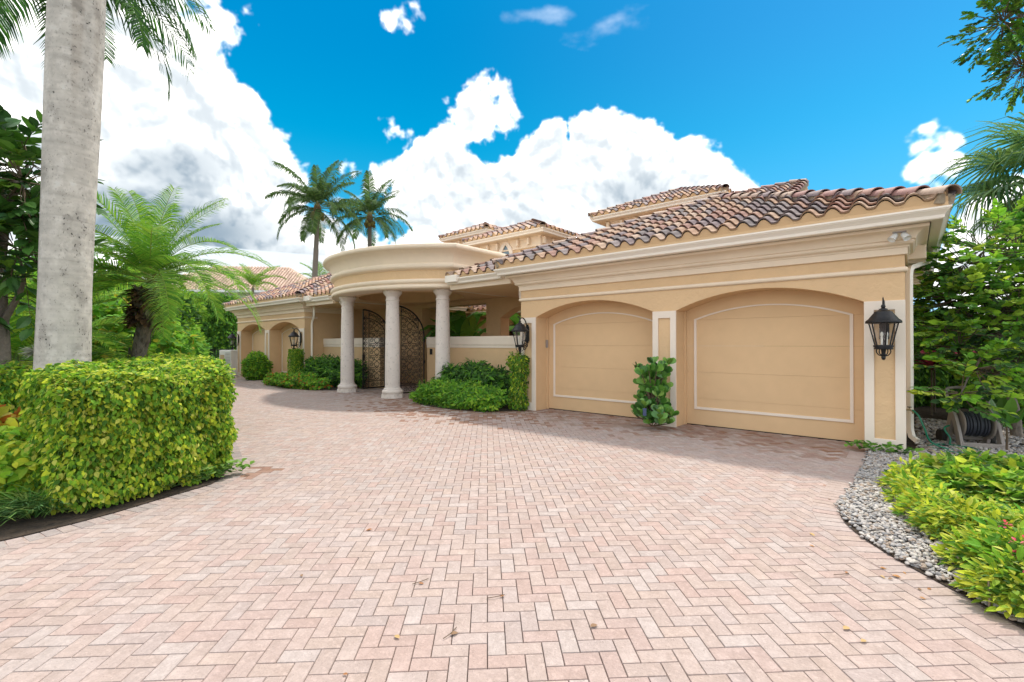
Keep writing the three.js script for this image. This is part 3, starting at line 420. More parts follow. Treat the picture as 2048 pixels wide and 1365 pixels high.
// the wall of the entrance court, its open loggia and the wings behind
const wallZ = -.78;
for (const [a, b] of [[-11.2, -GW - .003], [LX + .003, -13.72]]) {
  mesh('court_wall', box(a, b, 0, 1.40, wallZ - .22, wallZ), M.stucco, house);
  mesh('wall_cap', rbox(a - .005, b, 1.40, 1.475, wallZ - .24, wallZ + .018, .008), M.frame, house);
  mesh('wall_cap', rbox(a - .008, b, 1.479, 1.72, wallZ - .25, wallZ + .03, .012), M.frame, house);
}
mesh('intercom', rbox(-11.05, -10.95, 1.19, 1.36, wallZ, wallZ + .03, .01), M.iron, house);
{
  const s = new THREE.Shape(); s.moveTo(-17.5, 0); s.lineTo(-14.0, 0); s.lineTo(-14.0, 2.86); s.lineTo(-10.62, 2.86); s.lineTo(-10.62, 0); s.lineTo(-9.98, 0); archTo(s, -9.98, -7.15, 2.35, .42); s.lineTo(-7.15, 0); s.lineTo(-6.84, 0); s.lineTo(-6.84, 3.0); s.lineTo(-17.5, 3.0); s.closePath();
  mesh('loggia_wall', extrude(s, .42, -3.2), M.stucco, house);
  mesh('loggia_ceiling', box(CX + 3.01, -GW - .005, 2.95, 3.0, -2.77, .0), M.soffit, house); mesh('loggia_ceiling', box(LX + .005, CX - 3.01, 2.95, 3.0, -2.77, .0), M.soffit, house);
  mesh('loggia_fascia', box(CX + 3.05, -GW - .26, 2.935, 3.14, .001, .07), M.trim, house); mesh('loggia_fascia', box(LX + .26, CX - 3.05, 2.935, 3.14, .001, .07), M.trim, house);
  const gp = gutterProfile(-.2, 3.06); mesh('gutter', sweep(gp, [[CX + 3.06, 0], [-GW - .47, 0]], .35), M.gutter, house); mesh('gutter', sweep(gp, [[LX + .47, 0], [CX - 3.06, 0]], .35), M.gutter, house);
  mesh('gutter_head', rbox(CX + 3.08, CX + 3.5, 3.10, 3.28, .13, .29, .01), M.gutter, house); mesh('gutter_head', rbox(LX + .5, LX + .95, 3.10, 3.28, .13, .29, .01), M.gutter, house);
  hipRoof('loggia_roof', -19.4, CX - 2.99, .14, -3.5, 3.27, .43, ['front'], [], false);
  hipRoof('loggia_roof', CX + 2.99, -5.0, .14, -3.5, 3.27, .43, ['front'], [], true);
  // wing on the left of the court and the front of the main body
  const w = new THREE.Shape(); w.moveTo(3.2, 0); w.lineTo(3.45, 0); archTo(w, 3.45, 4.6, 1.75, .4); w.lineTo(4.6, 0); w.lineTo(4.85, 0); archTo(w, 4.85, 6.0, 1.75, .4); w.lineTo(6.0, 0); w.lineTo(6.3, 0); w.lineTo(6.3, 2.9); w.lineTo(3.2, 2.9); w.closePath();
  const wg = extrude(w, .3, 0); wg.rotateY(Math.PI / 2); wg.translate(-15.1, 0, 0); mesh('wing_wall', wg, M.stucco, house);   // shape x runs back along -z
  mesh('wing_back_wall', box(-17.2, -17.0, 0, 2.75, -6.3, -3.25), M.stucco, house);
  const wp = [[-14.8, -3.2], [-14.8, -6.2]]; mesh('gutter', sweep(gutterProfile(0, 2.92), [[-14.8, -2.9], [-14.8, -5.5]], .35), M.gutter, house); mesh('wing_soffit', box(-15.0, -14.53, 2.86, 2.915, -6.2, -3.25), M.soffit, house);
  hipRoof('wing_roof', -20.2, -14.38, -1.6, -9.5, 3.09, .43, ['right'], [], false);
  const f = new THREE.Shape(); f.moveTo(-24.4, 0); f.lineTo(-14.4, 0); f.lineTo(-14.4, 0); f.lineTo(-13.2, 0); archTo(f, -13.2, -11.4, 1.9, .45); f.lineTo(-11.4, 0); f.lineTo(-10.9, 0); archTo(f, -10.9, -9.1, 1.9, .45); f.lineTo(-9.1, 0); f.lineTo(-6.9, 0); f.lineTo(-6.9, 2.75); f.lineTo(-24.4, 2.75); f.closePath();
  mesh('main_front_wall', extrude(f, .3, -6.6), M.stucco, house);
  mesh('main_back_wall', box(-24.4, -6.9, 0, 2.7, -8.6, -8.4), M.stucco, house);
  mesh('gutter', sweep(gutterProfile(0, 2.76), [[-14.5, -6.25], [-6.9, -6.25]], .35), M.gutter, house); mesh('main_soffit', box(-14.5, -6.9, 2.70, 2.755, -6.28, -5.98), M.soffit, house);
  hipRoof('main_roof', -14.6, -4.5, -5.8, -10, 2.93, .43, ['front'], [], false);
}
function tower(name, x0, x1, zf, zb, h, win) {
  mesh(name + '_wall', box(x0, x1, 2.4, h, zb, zf), M.stucco, house);
  const p = [[x0, zb], [x0, zf], [x1, zf], [x1, zb]];
  mesh('gutter', sweep(gutterProfile(.02, h - .14), p, .35), M.gutter, house);
  mesh('tower_soffit', sweep([[-.02, h - .22], [.02, h - .22], [.05, h - .17], [.3, h - .15], [.3, h - .1], [-.02, h - .1]], p, .4), M.trim, house);
  mesh('tower_band', sweep([[-.02, h - .58], [.02, h - .58], [.035, h - .56], [.02, h - .53], [.012, h - .5], [.012, h - .22], [-.02, h - .22]], p, .4), M.trim, house);
  for (let x = x0 + .12; x < x1; x += .56) if (!win || Math.abs(x - win[0]) > .36) mesh('corbel', rbox(x - .05, x + .05, h - .48, h - .2, zf + .01, zf + .16, .015), M.trim, house);
  for (let z = zf - .12; z > Math.max(zb, zf - 2.2); z -= .56) mesh('corbel', rbox(x1 + .01, x1 + .16, h - .48, h - .2, z - .05, z + .05, .015), M.trim, house);
  hipRoof(name + '_roof', x0 - .44, x1 + .44, zf + .44, zb - .44, h + .04, .43, ['front', 'right'], ['fr', 'fl', 'ridge', 'br'], false);
  if (win) {
    const [wx, tip] = win, gothic = (w, top, y0, S = new THREE.Shape()) => { S.moveTo(wx - w, y0); S.lineTo(wx + w, y0); S.lineTo(wx + w, top - .8); S.quadraticCurveTo(wx + w, top - .32, wx, top); S.quadraticCurveTo(wx - w, top - .32, wx - w, top - .8); S.closePath(); return S; };
    const fr = gothic(.42, tip, tip - 1.9); fr.holes.push(gothic(.29, tip - .2, tip - 1.75, new THREE.Path()));
    mesh('window_frame', extrude(fr, .06, zf + .002), M.frame, house); mesh('window', extrude(gothic(.3, tip - .19, tip - 1.76), .01, zf + .004), M.pane, house);
  }
}
tower('tower', -8.75, -4.8, -7.45, -11.5, 6.3);
tower('entrance_tower', -14.45, -11.0, -6.25, -10.2, 5.95, [-12.8, 5.85]);
tower('rear_tower', -17.9, -15.45, -7.8, -10.6, 6.9);
mesh('upper_wall', box(-15.5, -3.4, 2.4, 5.6, -15, -9.4), M.stucco, house); hipRoof('upper_roof', -16, -2.9, -8.95, -15.5, 5.65, .43, ['front'], ['fr', 'fl', 'ridge'], false);
{   // gabled roof behind the near garage
  const x0 = -4.72, x1 = -2.15, zf = -4.2, zr = -6.85, zb = -9.5, h = 4.84, top = 5.98, sh = poly([[-zf, 2.4], [-zf, h], [-zr, top], [-zb, h], [-zb, 2.4]]);
  const g = extrude(sh, x1 - x0, 0); g.rotateY(Math.PI / 2); g.translate(x0, 0, 0); const body = mesh('gable_block', boxUV(g), M.stucco, house);
  const U = V(0, top - h, zr - zf), bm = U.length(); layTiles(body, V(x0, h + .03, zf + .02), V(1, 0, 0), U.normalize(), x1 - x0, bm, 1, false, 0);
  capLine(body, V(x0, top + .02, zr), V(x1, top + .02, zr)); capLine(body, V(x1 - .05, h + .02, zf), V(x1 - .05, top, zr));
}

//=====OBJECTS=====
// ---- foliage tools
function leafGeo(l, w, fold = .25, bend = .12, rows = [[0, .05], [.28, .86], [.55, 1], [.8, .62], [1, 0]]) {   // tip along +y, face along +z
  const pos = []; const R = rows.map(([t, k]) => { const y = t * l, x = k * w / 2, z = -bend * l * t * t; return [[-x, y, z + fold * x], [0, y, z], [x, y, z + fold * x]]; });
  for (let i = 0; i < R.length - 1; i++) { const a = R[i], b = R[i + 1]; for (const k of [0, 1]) { pos.push(...a[k], ...a[k + 1], ...b[k + 1]); if (rows[i + 1][1] > 0) pos.push(...a[k], ...b[k + 1], ...b[k]); } }
  const g = new THREE.BufferGeometry(); g.setAttribute('position', new THREE.Float32BufferAttribute(pos, 3)); g.computeVertexNormals(); return g;
}
const LEAF = {
  ficus: leafGeo(1, .66, .22, .3, [[0, .12], [.22, .8], [.48, 1], [.76, .6], [1, 0]]),
  small: leafGeo(1, .62, .3, .18, [[0, .1], [.4, 1], [1, 0]]), oval: leafGeo(1, .55), heart: leafGeo(1, .9, .2, .25, [[0, .35], [.18, 1], [.5, .78], [1, 0]]), round: leafGeo(1, .72, .12, .1, [[0, .1], [.35, .7], [.7, 1], [.92, .7], [1, .2]]),
  lance: leafGeo(1, .36, .25, .25), blade: leafGeo(1, .034, .2, .75, [[0, .6], [.4, 1], [.75, .8], [1, 0]]), needle: leafGeo(1, .1, .2, .2, [[0, .5], [.5, 1], [1, 0]]),
};
const xA = V(), yA = V(), zA = V(), m4 = new THREE.Matrix4();
class Leaves {
  constructor(seed) { this.m = []; this.c = []; this.r = rng(seed); }
  rand() { const r = this.r; return V(r() * 2 - 1, r() * 2 - 1, r() * 2 - 1); }
  add(p, dir, nrm, size, col) { yA.copy(dir).normalize(); xA.crossVectors(yA, nrm).normalize(); zA.crossVectors(xA, yA); m4.makeBasis(xA.clone().multiplyScalar(size), yA.clone().multiplyScalar(size), zA.clone().multiplyScalar(size)).setPosition(p); this.m.push(m4.clone()); const v = .78 + .44 * this.r(); this.c.push([col[0] * v, col[1] * v, col[2] * v]); }
  pick(pal) { return pal[Math.floor(this.r() * pal.length)]; }
  build(name, geo, mat, parent) { const o = new THREE.InstancedMesh(geo, mat, this.m.length), c = new THREE.Color(); this.m.forEach((m, i) => { o.setMatrixAt(i, m); o.setColorAt(i, c.setRGB(...this.c[i])); }); o.name = name; o.castShadow = o.receiveShadow = true; parent.add(o); return stuff(o); }
}
const lm = leafMat(1, 1, 1, .5, 1), lmGloss = glossLeaf(1, 1, 1, .4), lmSoft = leafMat(1, 1, 1, .3, 1);
const PALS = {
  lime: [[.62, .70, .05], [.11, .26, .02], [.07, .18, .02], [.20, .40, .03], [.26, .46, .03], [0.440, 0.520, 0.040], [0.520, 0.580, 0.060], [0.291, 0.470, 0.034], [0.182, 0.377, 0.033], [0.600, 0.620, 0.120], [0.381, 0.538, 0.034], [0.117, 0.260, 0.026]],
  dark: [[0.052, 0.143, 0.029], [0.072, 0.182, 0.033], [0.104, 0.234, 0.046], [0.039, 0.104, 0.029]], mid: [[0.104, 0.299, 0.033], [0.156, 0.377, 0.039], [0.085, 0.221, 0.033], [0.221, 0.442, 0.039]],
  bright: [[0.234, 0.520, 0.033], [0.291, 0.515, 0.034], [0.156, 0.377, 0.033], [0.340, 0.520, 0.050]], gold: [[0.520, 0.550, 0.040], [0.600, 0.600, 0.050], [0.470, 0.560, 0.045], [0.314, 0.470, 0.039]], ficus: [[0.078, 0.234, 0.033], [0.130, 0.338, 0.033], [0.234, 0.468, 0.039], [0.058, 0.156, 0.029]],
};
const coreMats = new Map(), coreOf = (pal) => { const c = [0, 1, 2].map(k => pal.reduce((t, q) => t + q[k], 0) / pal.length), key = c.join(); if (!coreMats.has(key)) coreMats.set(key, std({ color: C(...c), map: T.grain, roughness: 1 })); return coreMats.get(key); };   // the inner growth has the mean colour of its plant's leaves
const twigMat = std({ color: C(.12, .085, .055), roughness: 1 });
const polyArea = (P) => { let a = 0; for (let i = 0, j = P.length - 1; i < P.length; j = i++) a += P[j][0] * P[i][1] - P[i][0] * P[j][1]; return a / 2; };
function hedge(parent, P, y0, y1, density, size, pal, seed, geo = LEAF.small, mat = lm, round = .10, lumps = .05, thick = .16, topOnly = 0) {   // P: outline [x, z] in the parent's axes
  if (polyArea(P) < 0) P = [...P].reverse();
  const L = new Leaves(seed), r = L.r, edges = P.map((p, i) => { const q = P[(i + 1) % P.length], l = Math.hypot(q[0] - p[0], q[1] - p[1]); return { p, q, l, n: [(q[1] - p[1]) / l, -(q[0] - p[0]) / l] }; });
  const lump = (x, y, z) => lumps * (2 * nz(x * 3.1 + seed, y * 3.1, z * 3.1) + nz(x * 8 + seed, y * 8, z * 8));
  const inset = (x, z) => { let d = 9; for (const e of edges) d = Math.min(d, (e.p[0] - x) * e.n[0] + (e.p[1] - z) * e.n[1]); return d; };
  for (const e of edges) {
    const n = Math.round(e.l * (y1 - y0) * density);
    for (let i = 0; i < n; i++) {
      const t = r(), y = lerp(y0, y1, r()), dep = thick * r() * r(), x = lerp(e.p[0], e.q[0], t), z = lerp(e.p[1], e.q[1], t), k = sm(y1 - round * 2, y1, y), o = lump(x, y, z) - dep - k * k * round * .7 - sm(y0 + .12, y0, y) * .05;
      const ce = sm(round * 2, 0, Math.min(t, 1 - t) * e.l) * round * .55, q = L.rand();
      const pos = V(x + e.n[0] * (o - ce), y, z + e.n[1] * (o - ce)), nr = V(e.n[0] * .7 + q.x * 1.0, .5 + q.y * .9, e.n[1] * .7 + q.z * 1.0), d = V(e.n[0] * .45 + (r() - .5) * 1.3, -.75 + (r() - .5) * .9, e.n[1] * .45 + (r() - .5) * 1.3);
      L.add(pos, d, nr, size * (.65 + .6 * r()), L.pick(pal));
    }
  }
  const xs = P.map(p => p[0]), zs = P.map(p => p[1]), bx = [Math.min(...xs), Math.max(...xs)], bz = [Math.min(...zs), Math.max(...zs)], nt = Math.round((bx[1] - bx[0]) * (bz[1] - bz[0]) * density * 1.05);
  for (let i = 0; i < nt; i++) { const x = lerp(bx[0], bx[1], r()), z = lerp(bz[0], bz[1], r()); if (!inPoly(P, x, z)) continue; const d = inset(x, z), q = L.rand(), y = y1 + lump(x, y1, z) - thick * .8 * r() * r() - sm(round, 0, d) * round * .6; L.add(V(x, y, z), V((r() - .5) * 2, .15 + (r() - .5) * .9, (r() - .5) * 2), V(q.x * .7, 1, q.z * .7), size * (.65 + .6 * r()), L.pick(pal)); }
  L.build('foliage', geo, mat, parent);
  const c = [(bx[0] + bx[1]) / 2, (bz[0] + bz[1]) / 2], inP = P.map((p, i) => { const a = edges[(i + P.length - 1) % P.length].n, b = edges[i].n, k = thick * .75; return [p[0] - (a[0] + b[0]) * k / (1 + a[0] * b[0] + a[1] * b[1]), p[1] - (a[1] + b[1]) * k / (1 + a[0] * b[0] + a[1] * b[1])]; });
  const g = new THREE.ExtrudeGeometry(poly(inP.map(([x, z]) => [x, -z])), { depth: Math.max(.05, y1 - y0 - thick * .9), bevelEnabled: false }); g.rotateX(-Math.PI / 2); g.translate(0, y0, 0); mesh('inner_branches', boxUV(g), coreOf(pal), parent);
}
function blob(parent, cx, cy, cz, rx, ry, rz, density, size, pal, seed, geo = LEAF.oval, mat = lm, lumps = .16, low = -1, coreK = .72) {   // a rounded bush
  const L = new Leaves(seed), r = L.r, n = Math.round(density * 4 * Math.PI * Math.pow((Math.pow(rx * ry, 1.6) + Math.pow(rx * rz, 1.6) + Math.pow(ry * rz, 1.6)) / 3, 1 / 1.6));
  const f = (d) => 1 + lumps * (1.6 * nz(d.x * 2.3 + seed, d.y * 2.3, d.z * 2.3) + nz(d.x * 5.1, d.y * 5.1 + seed, d.z * 5.1));
  for (let i = 0; i < n; i++) { const d = L.rand(); if (d.lengthSq() < .02 || d.lengthSq() > 1) { i--; continue; } d.normalize(); if (d.y < low) continue; const k = f(d) * (1 - .3 * r() * r()), q = L.rand(); L.add(V(cx + d.x * rx * k, cy + d.y * ry * k, cz + d.z * rz * k), V(d.x * .6 + q.x, d.y * .4 + q.y * .8 - .15, d.z * .6 + q.z), V(d.x + q.y * .7, d.y + .6 + q.z * .5, d.z + q.x * .7), size * (.65 + .6 * r()), L.pick(pal)); }
  L.build('foliage', geo, mat, parent);
  const g = new THREE.IcosahedronGeometry(1, 3), p = g.attributes.position, v = V(); for (let i = 0; i < p.count; i++) { v.fromBufferAttribute(p, i).normalize(); const k = f(v) * coreK; p.setXYZ(i, cx + v.x * rx * k, Math.max(cy + v.y * ry * k, cy + low * ry), cz + v.z * rz * k); } g.computeVertexNormals(); mesh('inner_branches', g, coreOf(pal), parent);
}
function leafyTree(parent, o) {   // limbs to hubs, twigs with leaves set along them
  const L = new Leaves(o.seed), r = L.r, limbs = [], twigs = [];
  mesh('trunk', taper(o.trunk, o.trunkR, 18, 10), o.bark, parent);
  for (const [hx, hy, hz, rad, n, from] of o.hubs) {
    const hub = V(hx, hy, hz), a = V(...(o.trunk[from ?? o.trunk.length - 1])); const mid = a.clone().lerp(hub, .5).add(V((r() - .5) * .3, .12 + r() * .15, (r() - .5) * .3).multiplyScalar(o.kink ?? 1));
    limbs.push(taper([a, mid, hub], [o.limbR, o.limbR * .6, o.limbR * .25], 10, 6));
    for (let i = 0; i < n; i++) {
      let q = L.rand(); while (q.lengthSq() > 1) q = L.rand(); const p = hub.clone().add(q.clone().multiplyScalar(rad)); const d = q.clone().multiplyScalar(.8).add(V(...(o.lean ?? [0, .1, 0]))).add(L.rand().multiplyScalar(.35)).normalize(); if (o.level) { d.y = d.y * (1 - o.level) + .03; d.normalize(); }
      const len = o.twig * (.6 + .7 * r()), end = p.clone().addScaledVector(d, len); end.y -= len * (o.droop ?? .1);
      twigs.push(taper([hub.clone().lerp(p, .2), p, p.clone().lerp(end, .5).add(V(0, .02, 0)), end], [.008, .006, .003], 6, 4));
      const side = V().crossVectors(d, V(0, 1, 0)).normalize(), k = o.leaves; const tone = L.pick(o.pal);
      for (let j = 0; j < k; j++) { const t = j / (k - 1), pos = p.clone().lerp(end, t), s = j % 2 ? 1 : -1, ld = d.clone().multiplyScalar(.55 + .5 * t).addScaledVector(side, s * (1 - .6 * t)).add(V(0, .15 - .3 * r(), 0)).add(L.rand().multiplyScalar(.25)), nr = V(...(o.face ?? [0, 1, 0])).add(L.rand().multiplyScalar(o.tumble ?? .45)); L.add(pos, ld, nr, o.size * (.7 + .5 * r()), r() < .65 ? tone : L.pick(o.pal)); }
    }
  }
  mesh('limbs', merge(limbs), o.bark, parent); stuff(mesh('twigs', merge(twigs), twigMat, parent)); L.build('foliage', o.geo ?? LEAF.oval, o.mat ?? lm, parent);
}
function strip(pos, col, pts, widths, side, c, c2) { for (let i = 0; i < pts.length - 1; i++) { const a = pts[i], b = pts[i + 1], sa = side.clone().multiplyScalar(widths[i] / 2), sb = side.clone().multiplyScalar(widths[i + 1] / 2); const A = a.clone().sub(sa), B = a.clone().add(sa), D = b.clone().add(sb), E = b.clone().sub(sb); const tri = widths[i + 1] > 0 ? [A, B, D, A, D, E] : [A, B, D]; for (const p of tri) { pos.push(p.x, p.y, p.z); col.push(...(c2 && (p === D || p === E) ? c2 : c)); } } }
function frondGeo(o, seed) {   // a feather leaf that leaves the origin along +x and bends down
  const r = rng(seed), pos = [], col = [], N = 26, P = [V(0, 0, 0)], D = []; let p = V(0, 0, 0);
  for (let i = 0; i <= N; i++) { const t = i / N, a = o.rise - o.bend * Math.pow(t, o.pow ?? 1.25), d = V(Math.cos(a), Math.sin(a), o.twist ? Math.sin(t * 3) * o.twist : 0).normalize(); D.push(d); if (i) { p = p.clone().addScaledVector(d, o.len / N); P.push(p); } }
  const at = (t) => { const k = Math.min(N - 1, Math.floor(t * N)), f = t * N - k; return [P[k].clone().lerp(P[k + 1], f), D[k].clone().lerp(D[k + 1], f).normalize()]; };
  for (let i = 0; i < N; i++) { const w = lerp(o.rachis, .004, i / N), w2 = lerp(o.rachis, .004, (i + 1) / N); for (const s of [V(0, 0, 1), V(0, 1, 0)]) strip(pos, col, [P[i], P[i + 1]], [w, w2], s, o.stem); }
  for (let k = 0; k < o.n; k++) for (const sgn of [-1, 1]) {
    const t = lerp(o.from ?? .12, .995, (k + r() * .5) / o.n), [q, d] = at(Math.min(.999, t)), up = V(-d.y, d.x, 0), prof = Math.pow(Math.sin(Math.PI * lerp(.16, .93, t)), .7), l = o.leaf * prof * (.85 + .3 * r()), fw = lerp(.35, 1.1, t);
    const dir = V(0, 0, sgn).multiplyScalar(1).addScaledVector(d, fw).addScaledVector(up, (o.vee ?? .3) + (r() - .5) * (o.mess ?? .25)).normalize(), mid = q.clone().addScaledVector(dir, l * .5), end = mid.clone().addScaledVector(dir.clone().add(V(0, -(o.hang ?? .5) * (.7 + .6 * r()), 0)).normalize(), l * .5);
    const side = V().crossVectors(dir, up).normalize().multiplyScalar(1).addScaledVector(up, .25).normalize(), c = o.cols[Math.floor(r() * o.cols.length)], v = .8 + .4 * r(), cc = c.map(x => x * v);
    strip(pos, col, [q, mid, end], [o.width * .8, o.width, 0], d.clone().addScaledVector(up, .3 * sgn).normalize(), cc);
  }
  const g = new THREE.BufferGeometry(); g.setAttribute('position', new THREE.Float32BufferAttribute(pos, 3)); g.setAttribute('color', new THREE.Float32BufferAttribute(col, 3)); g.computeVertexNormals(); return g;
}
const frondMat = new THREE.MeshPhysicalMaterial({ color: 0xffffff, vertexColors: true, roughness: 1, transmission: .45, thickness: 0, specularIntensity: .35, side: THREE.DoubleSide });
function crown(parent, top, geos, n, seed, tilt = 0, name = 'frond') {   // geos sorted from upright to hanging
  const r = rng(seed); for (let i = 0; i < n; i++) { const k = i / n, m = mesh(name, geos[Math.min(geos.length - 1, Math.floor(k * geos.length))], frondMat, parent); m.position.copy(top); m.rotation.set(0, i * 2.39996 + (r() - .5) * .5, (r() - .5) * .22, 'YXZ'); const s = .85 + .3 * r(); m.scale.set(s, s, s); }
}
function fanGeo(R, segs, seed, cols) {   // a fan leaf with its stalk along +x
  const r = rng(seed), pos = [], col = [], stalk = R * 1.0; strip(pos, col, [V(0, 0, 0), V(stalk * .5, .05, 0), V(stalk, 0, 0)], [.035, .03, .02], V(0, 0, 1), cols[0]); strip(pos, col, [V(0, 0, 0), V(stalk * .5, .05, 0), V(stalk, 0, 0)], [.03, .025, .02], V(0, 1, 0), cols[0]);
  for (let i = 0; i < segs; i++) { const a = lerp(-2.3, 2.3, i / (segs - 1)), d = V(Math.cos(a), 0, Math.sin(a)), l = R * (.82 + .25 * Math.cos(a * .6)) * (.9 + .2 * r()), s = V(-d.z, .25 * (i % 2 ? 1 : -1), d.x), b = V(stalk, 0, 0), c = cols[Math.floor(r() * cols.length)], dr = .25 + .3 * r(); strip(pos, col, [b, b.clone().addScaledVector(d, l * .45).add(V(0, .02, 0)), b.clone().addScaledVector(d, l * .75).add(V(0, -l * .10, 0)), b.clone().addScaledVector(d, l * .93).add(V(0, -l * dr, 0)), b.clone().addScaledVector(d, l * .97).add(V(0, -l * dr * 1.7, 0))], [.01, R * .055, R * .04, R * .02, 0], s, c); }
  const g = new THREE.BufferGeometry(); g.setAttribute('position', new THREE.Float32BufferAttribute(pos, 3)); g.setAttribute('color', new THREE.Float32BufferAttribute(col, 3)); g.computeVertexNormals(); return g;
}
function bananaGeo(l, w, bend, seed) { const r = rng(seed), pos = [], N = 16, tears = [...Array(N)].map(() => r() < .3 ? .02 + .03 * r() : 0); const pt = (i, k) => { const t = i / N, a = 1.25 - bend * t * t, y = l * (Math.sin(1.25) * t - bend * .5 * t * t * t), x = l * (.35 * t + .55 * bend * t * t * .6), ww = w / 2 * Math.pow(Math.sin(Math.PI * Math.min(.98, .06 + .9 * t)), .6) * k; return V(x + Math.abs(k) * .02, y - Math.abs(ww) * .35 + .01 * Math.sin(i * 2.1 + k), ww); }; for (let i = 0; i < N; i++) for (const k of [-1, -.5, 0, .5]) { const g = Math.abs(k + .25) > .3 ? tears[i] : 0; const A = pt(i, k), B = pt(i, k + .5), D = pt(i + 1 - g * 6, k + .5), E = pt(i + 1 - g * 6, k); for (const p of [A, B, D, A, D, E]) pos.push(p.x, p.y, p.z); } const geo = new THREE.BufferGeometry(); geo.setAttribute('position', new THREE.Float32BufferAttribute(pos, 3)); geo.computeVertexNormals(); return creased(geo, .5); }

// ---- lanterns on the pillars
function lantern() {
  const t = new THREE.Group();
  mesh('back_plate', merge([rbox(-.055, .055, -.17, .17, 0, .028, .01), rbox(-.035, .035, -.21, .21, .004, .02, .006)]), M.iron, t);
  const arm = (pts, r) => tube(pts.map(([y, z]) => V(0, y, z)), r, 40, 7), spiral = (cy, cz, r0, a0, turns, dir) => [...Array(22)].map((_, i) => { const k = i / 21, a = a0 + dir * k * turns * 2 * Math.PI, r = r0 * (1 - .78 * k); return [cy + Math.sin(a) * r, cz + Math.cos(a) * r]; });
  mesh('arm', merge([arm([[.08, .02], [.20, .04], [.31, .10], [.355, .18], [.34, .25], [.29, .275]], .013), arm([[.29, .275], [.36, .29], [.385, .32], [.37, .345], [.35, .335], [.352, .318]], .008)]), M.iron, t);
  mesh('scroll', merge([arm(spiral(-.30, .10, .085, Math.PI * .9, 1.6, -1), .011), arm([[-.12, .025], [-.2, .02], [-.27, .015], [-.30, .018]], .012), arm([[-.2, .03], [-.16, .1], [-.17, .16], [-.21, .2], [-.235, .25]], .009)]), M.iron, t);
  const zc = .275;
  mesh('hood', creased(lathe([[.001, .30], [.02, .295], [.028, .27], [.02, .25], [.045, .24], [.05, .225], [.07, .215], [.10, .20], [.105, .185], [.12, .165], [.145, .13], [.165, .10], [.185, .085], [.198, .07], [.198, .055], [.18, .045], [.17, .04], [.01, .045]], 32), .5), M.iron, t).position.z = zc;
  const beads = []; for (let i = 0; i < 36; i++) { const b = new THREE.IcosahedronGeometry(.009, 1); b.translate(Math.cos(i / 36 * 6.2832) * .19, .052, zc + Math.sin(i / 36 * 6.2832) * .19); beads.push(b); } mesh('beading', merge(beads), M.iron, t);
  const bars = [], y0 = -.255, r0 = .095, r1 = .165; for (let i = 0; i < 6; i++) { const a = i / 6 * 2 * Math.PI + .26, b = (i + 1) / 6 * 2 * Math.PI + .26, p = (q, r, y) => V(Math.cos(q) * r, y, zc + Math.sin(q) * r); bars.push(tube([p(a, r0, y0), p(a, r1, .045)], .0085, 2, 6)); const g = new THREE.BufferGeometry(), A = p(a, r0 - .004, y0), B = p(b, r0 - .004, y0), D = p(b, r1 - .004, .045), E = p(a, r1 - .004, .045); g.setAttribute('position', new THREE.Float32BufferAttribute([A, B, D, A, D, E].flatMap(v => [v.x, v.y, v.z]), 3)); g.computeVertexNormals(); mesh('glass_pane', g, M.glass, t); }
  mesh('cage', merge(bars), M.iron, t);
  mesh('base_ring', creased(lathe([[.001, -.25], [.10, -.25], [.112, -.255], [.112, -.275], [.10, -.28], [.10, -.29], [.108, -.30], [.10, -.31], [.03, -.31], [.022, -.36], [.03, -.38], [.022, -.40], [.026, -.425], [.015, -.45], [.001, -.455]], 28), .5), M.iron, t).position.z = zc;
  const legs = []; for (let i = 0; i < 4; i++) { const a = i * Math.PI / 2 + .5, q = (r, y) => V(Math.cos(a) * r, y, zc + Math.sin(a) * r); legs.push(tube([q(.085, -.31), q(.088, -.345), q(.06, -.385), q(.025, -.40)], .007, 14, 5)); } mesh('finial_scrolls', merge(legs), M.iron, t);
  const candle = []; for (let i = 0; i < 3; i++) { const c = new THREE.CylinderGeometry(.012, .012, .11, 10); c.translate(Math.cos(i * 2.09) * .035, -.19, zc + Math.sin(i * 2.09) * .035); candle.push(c); const b = new THREE.SphereGeometry(.016, 10, 8); b.scale(1, 2.1, 1); b.translate(Math.cos(i * 2.09) * .035, -.105, zc + Math.sin(i * 2.09) * .035); candle.push(b); } mesh('candle_bulbs', merge(candle), M.bulb, t);
  return t;
}
{
  const proto = lantern(); let first = true;
  for (const [x, label] of [[-.22, 'black iron carriage lantern on the white framed pillar beside the leafy shrub tree'], [-6.61, 'black iron carriage lantern on the pillar above the climbing topiary and court wall'], [LX - .22, 'black iron carriage lantern above the clipped green column of the far garage'], [LX - 6.61, 'black iron carriage lantern on the far garage corner above the air conditioner']]) {
    const t = first ? proto : proto.clone(); first = false; t.name = numbered('wall_lantern'); scene.add(t); t.position.copy(toWorld(x, 1.74, .03)); t.rotation.y = HTURN; t.userData = {}; tag(t, label, 'lantern', 'carriage lanterns on the garage pillars');
  }
  const f = thing('flood_light', 'white twin security flood light under the garage cornice corner', 'flood light', toWorld(-.05, 3.03, .16).toArray(), HTURN);
  f.scale.setScalar(.82);
  mesh('mount', rbox(-.09, .09, -.03, .012, -.06, .06, .01), M.plastic, f);
  for (const s of [-1, 1]) { const g = lathe([[.001, .07], [.03, .068], [.042, .045], [.05, -.03], [.058, -.06], [.052, -.06], [.045, -.045], [.001, -.04]], 20); g.rotateX(-.5); g.rotateZ(s * .55); g.translate(s * .075, -.095, .03); mesh('lamp_head', g, M.white, f); }
}
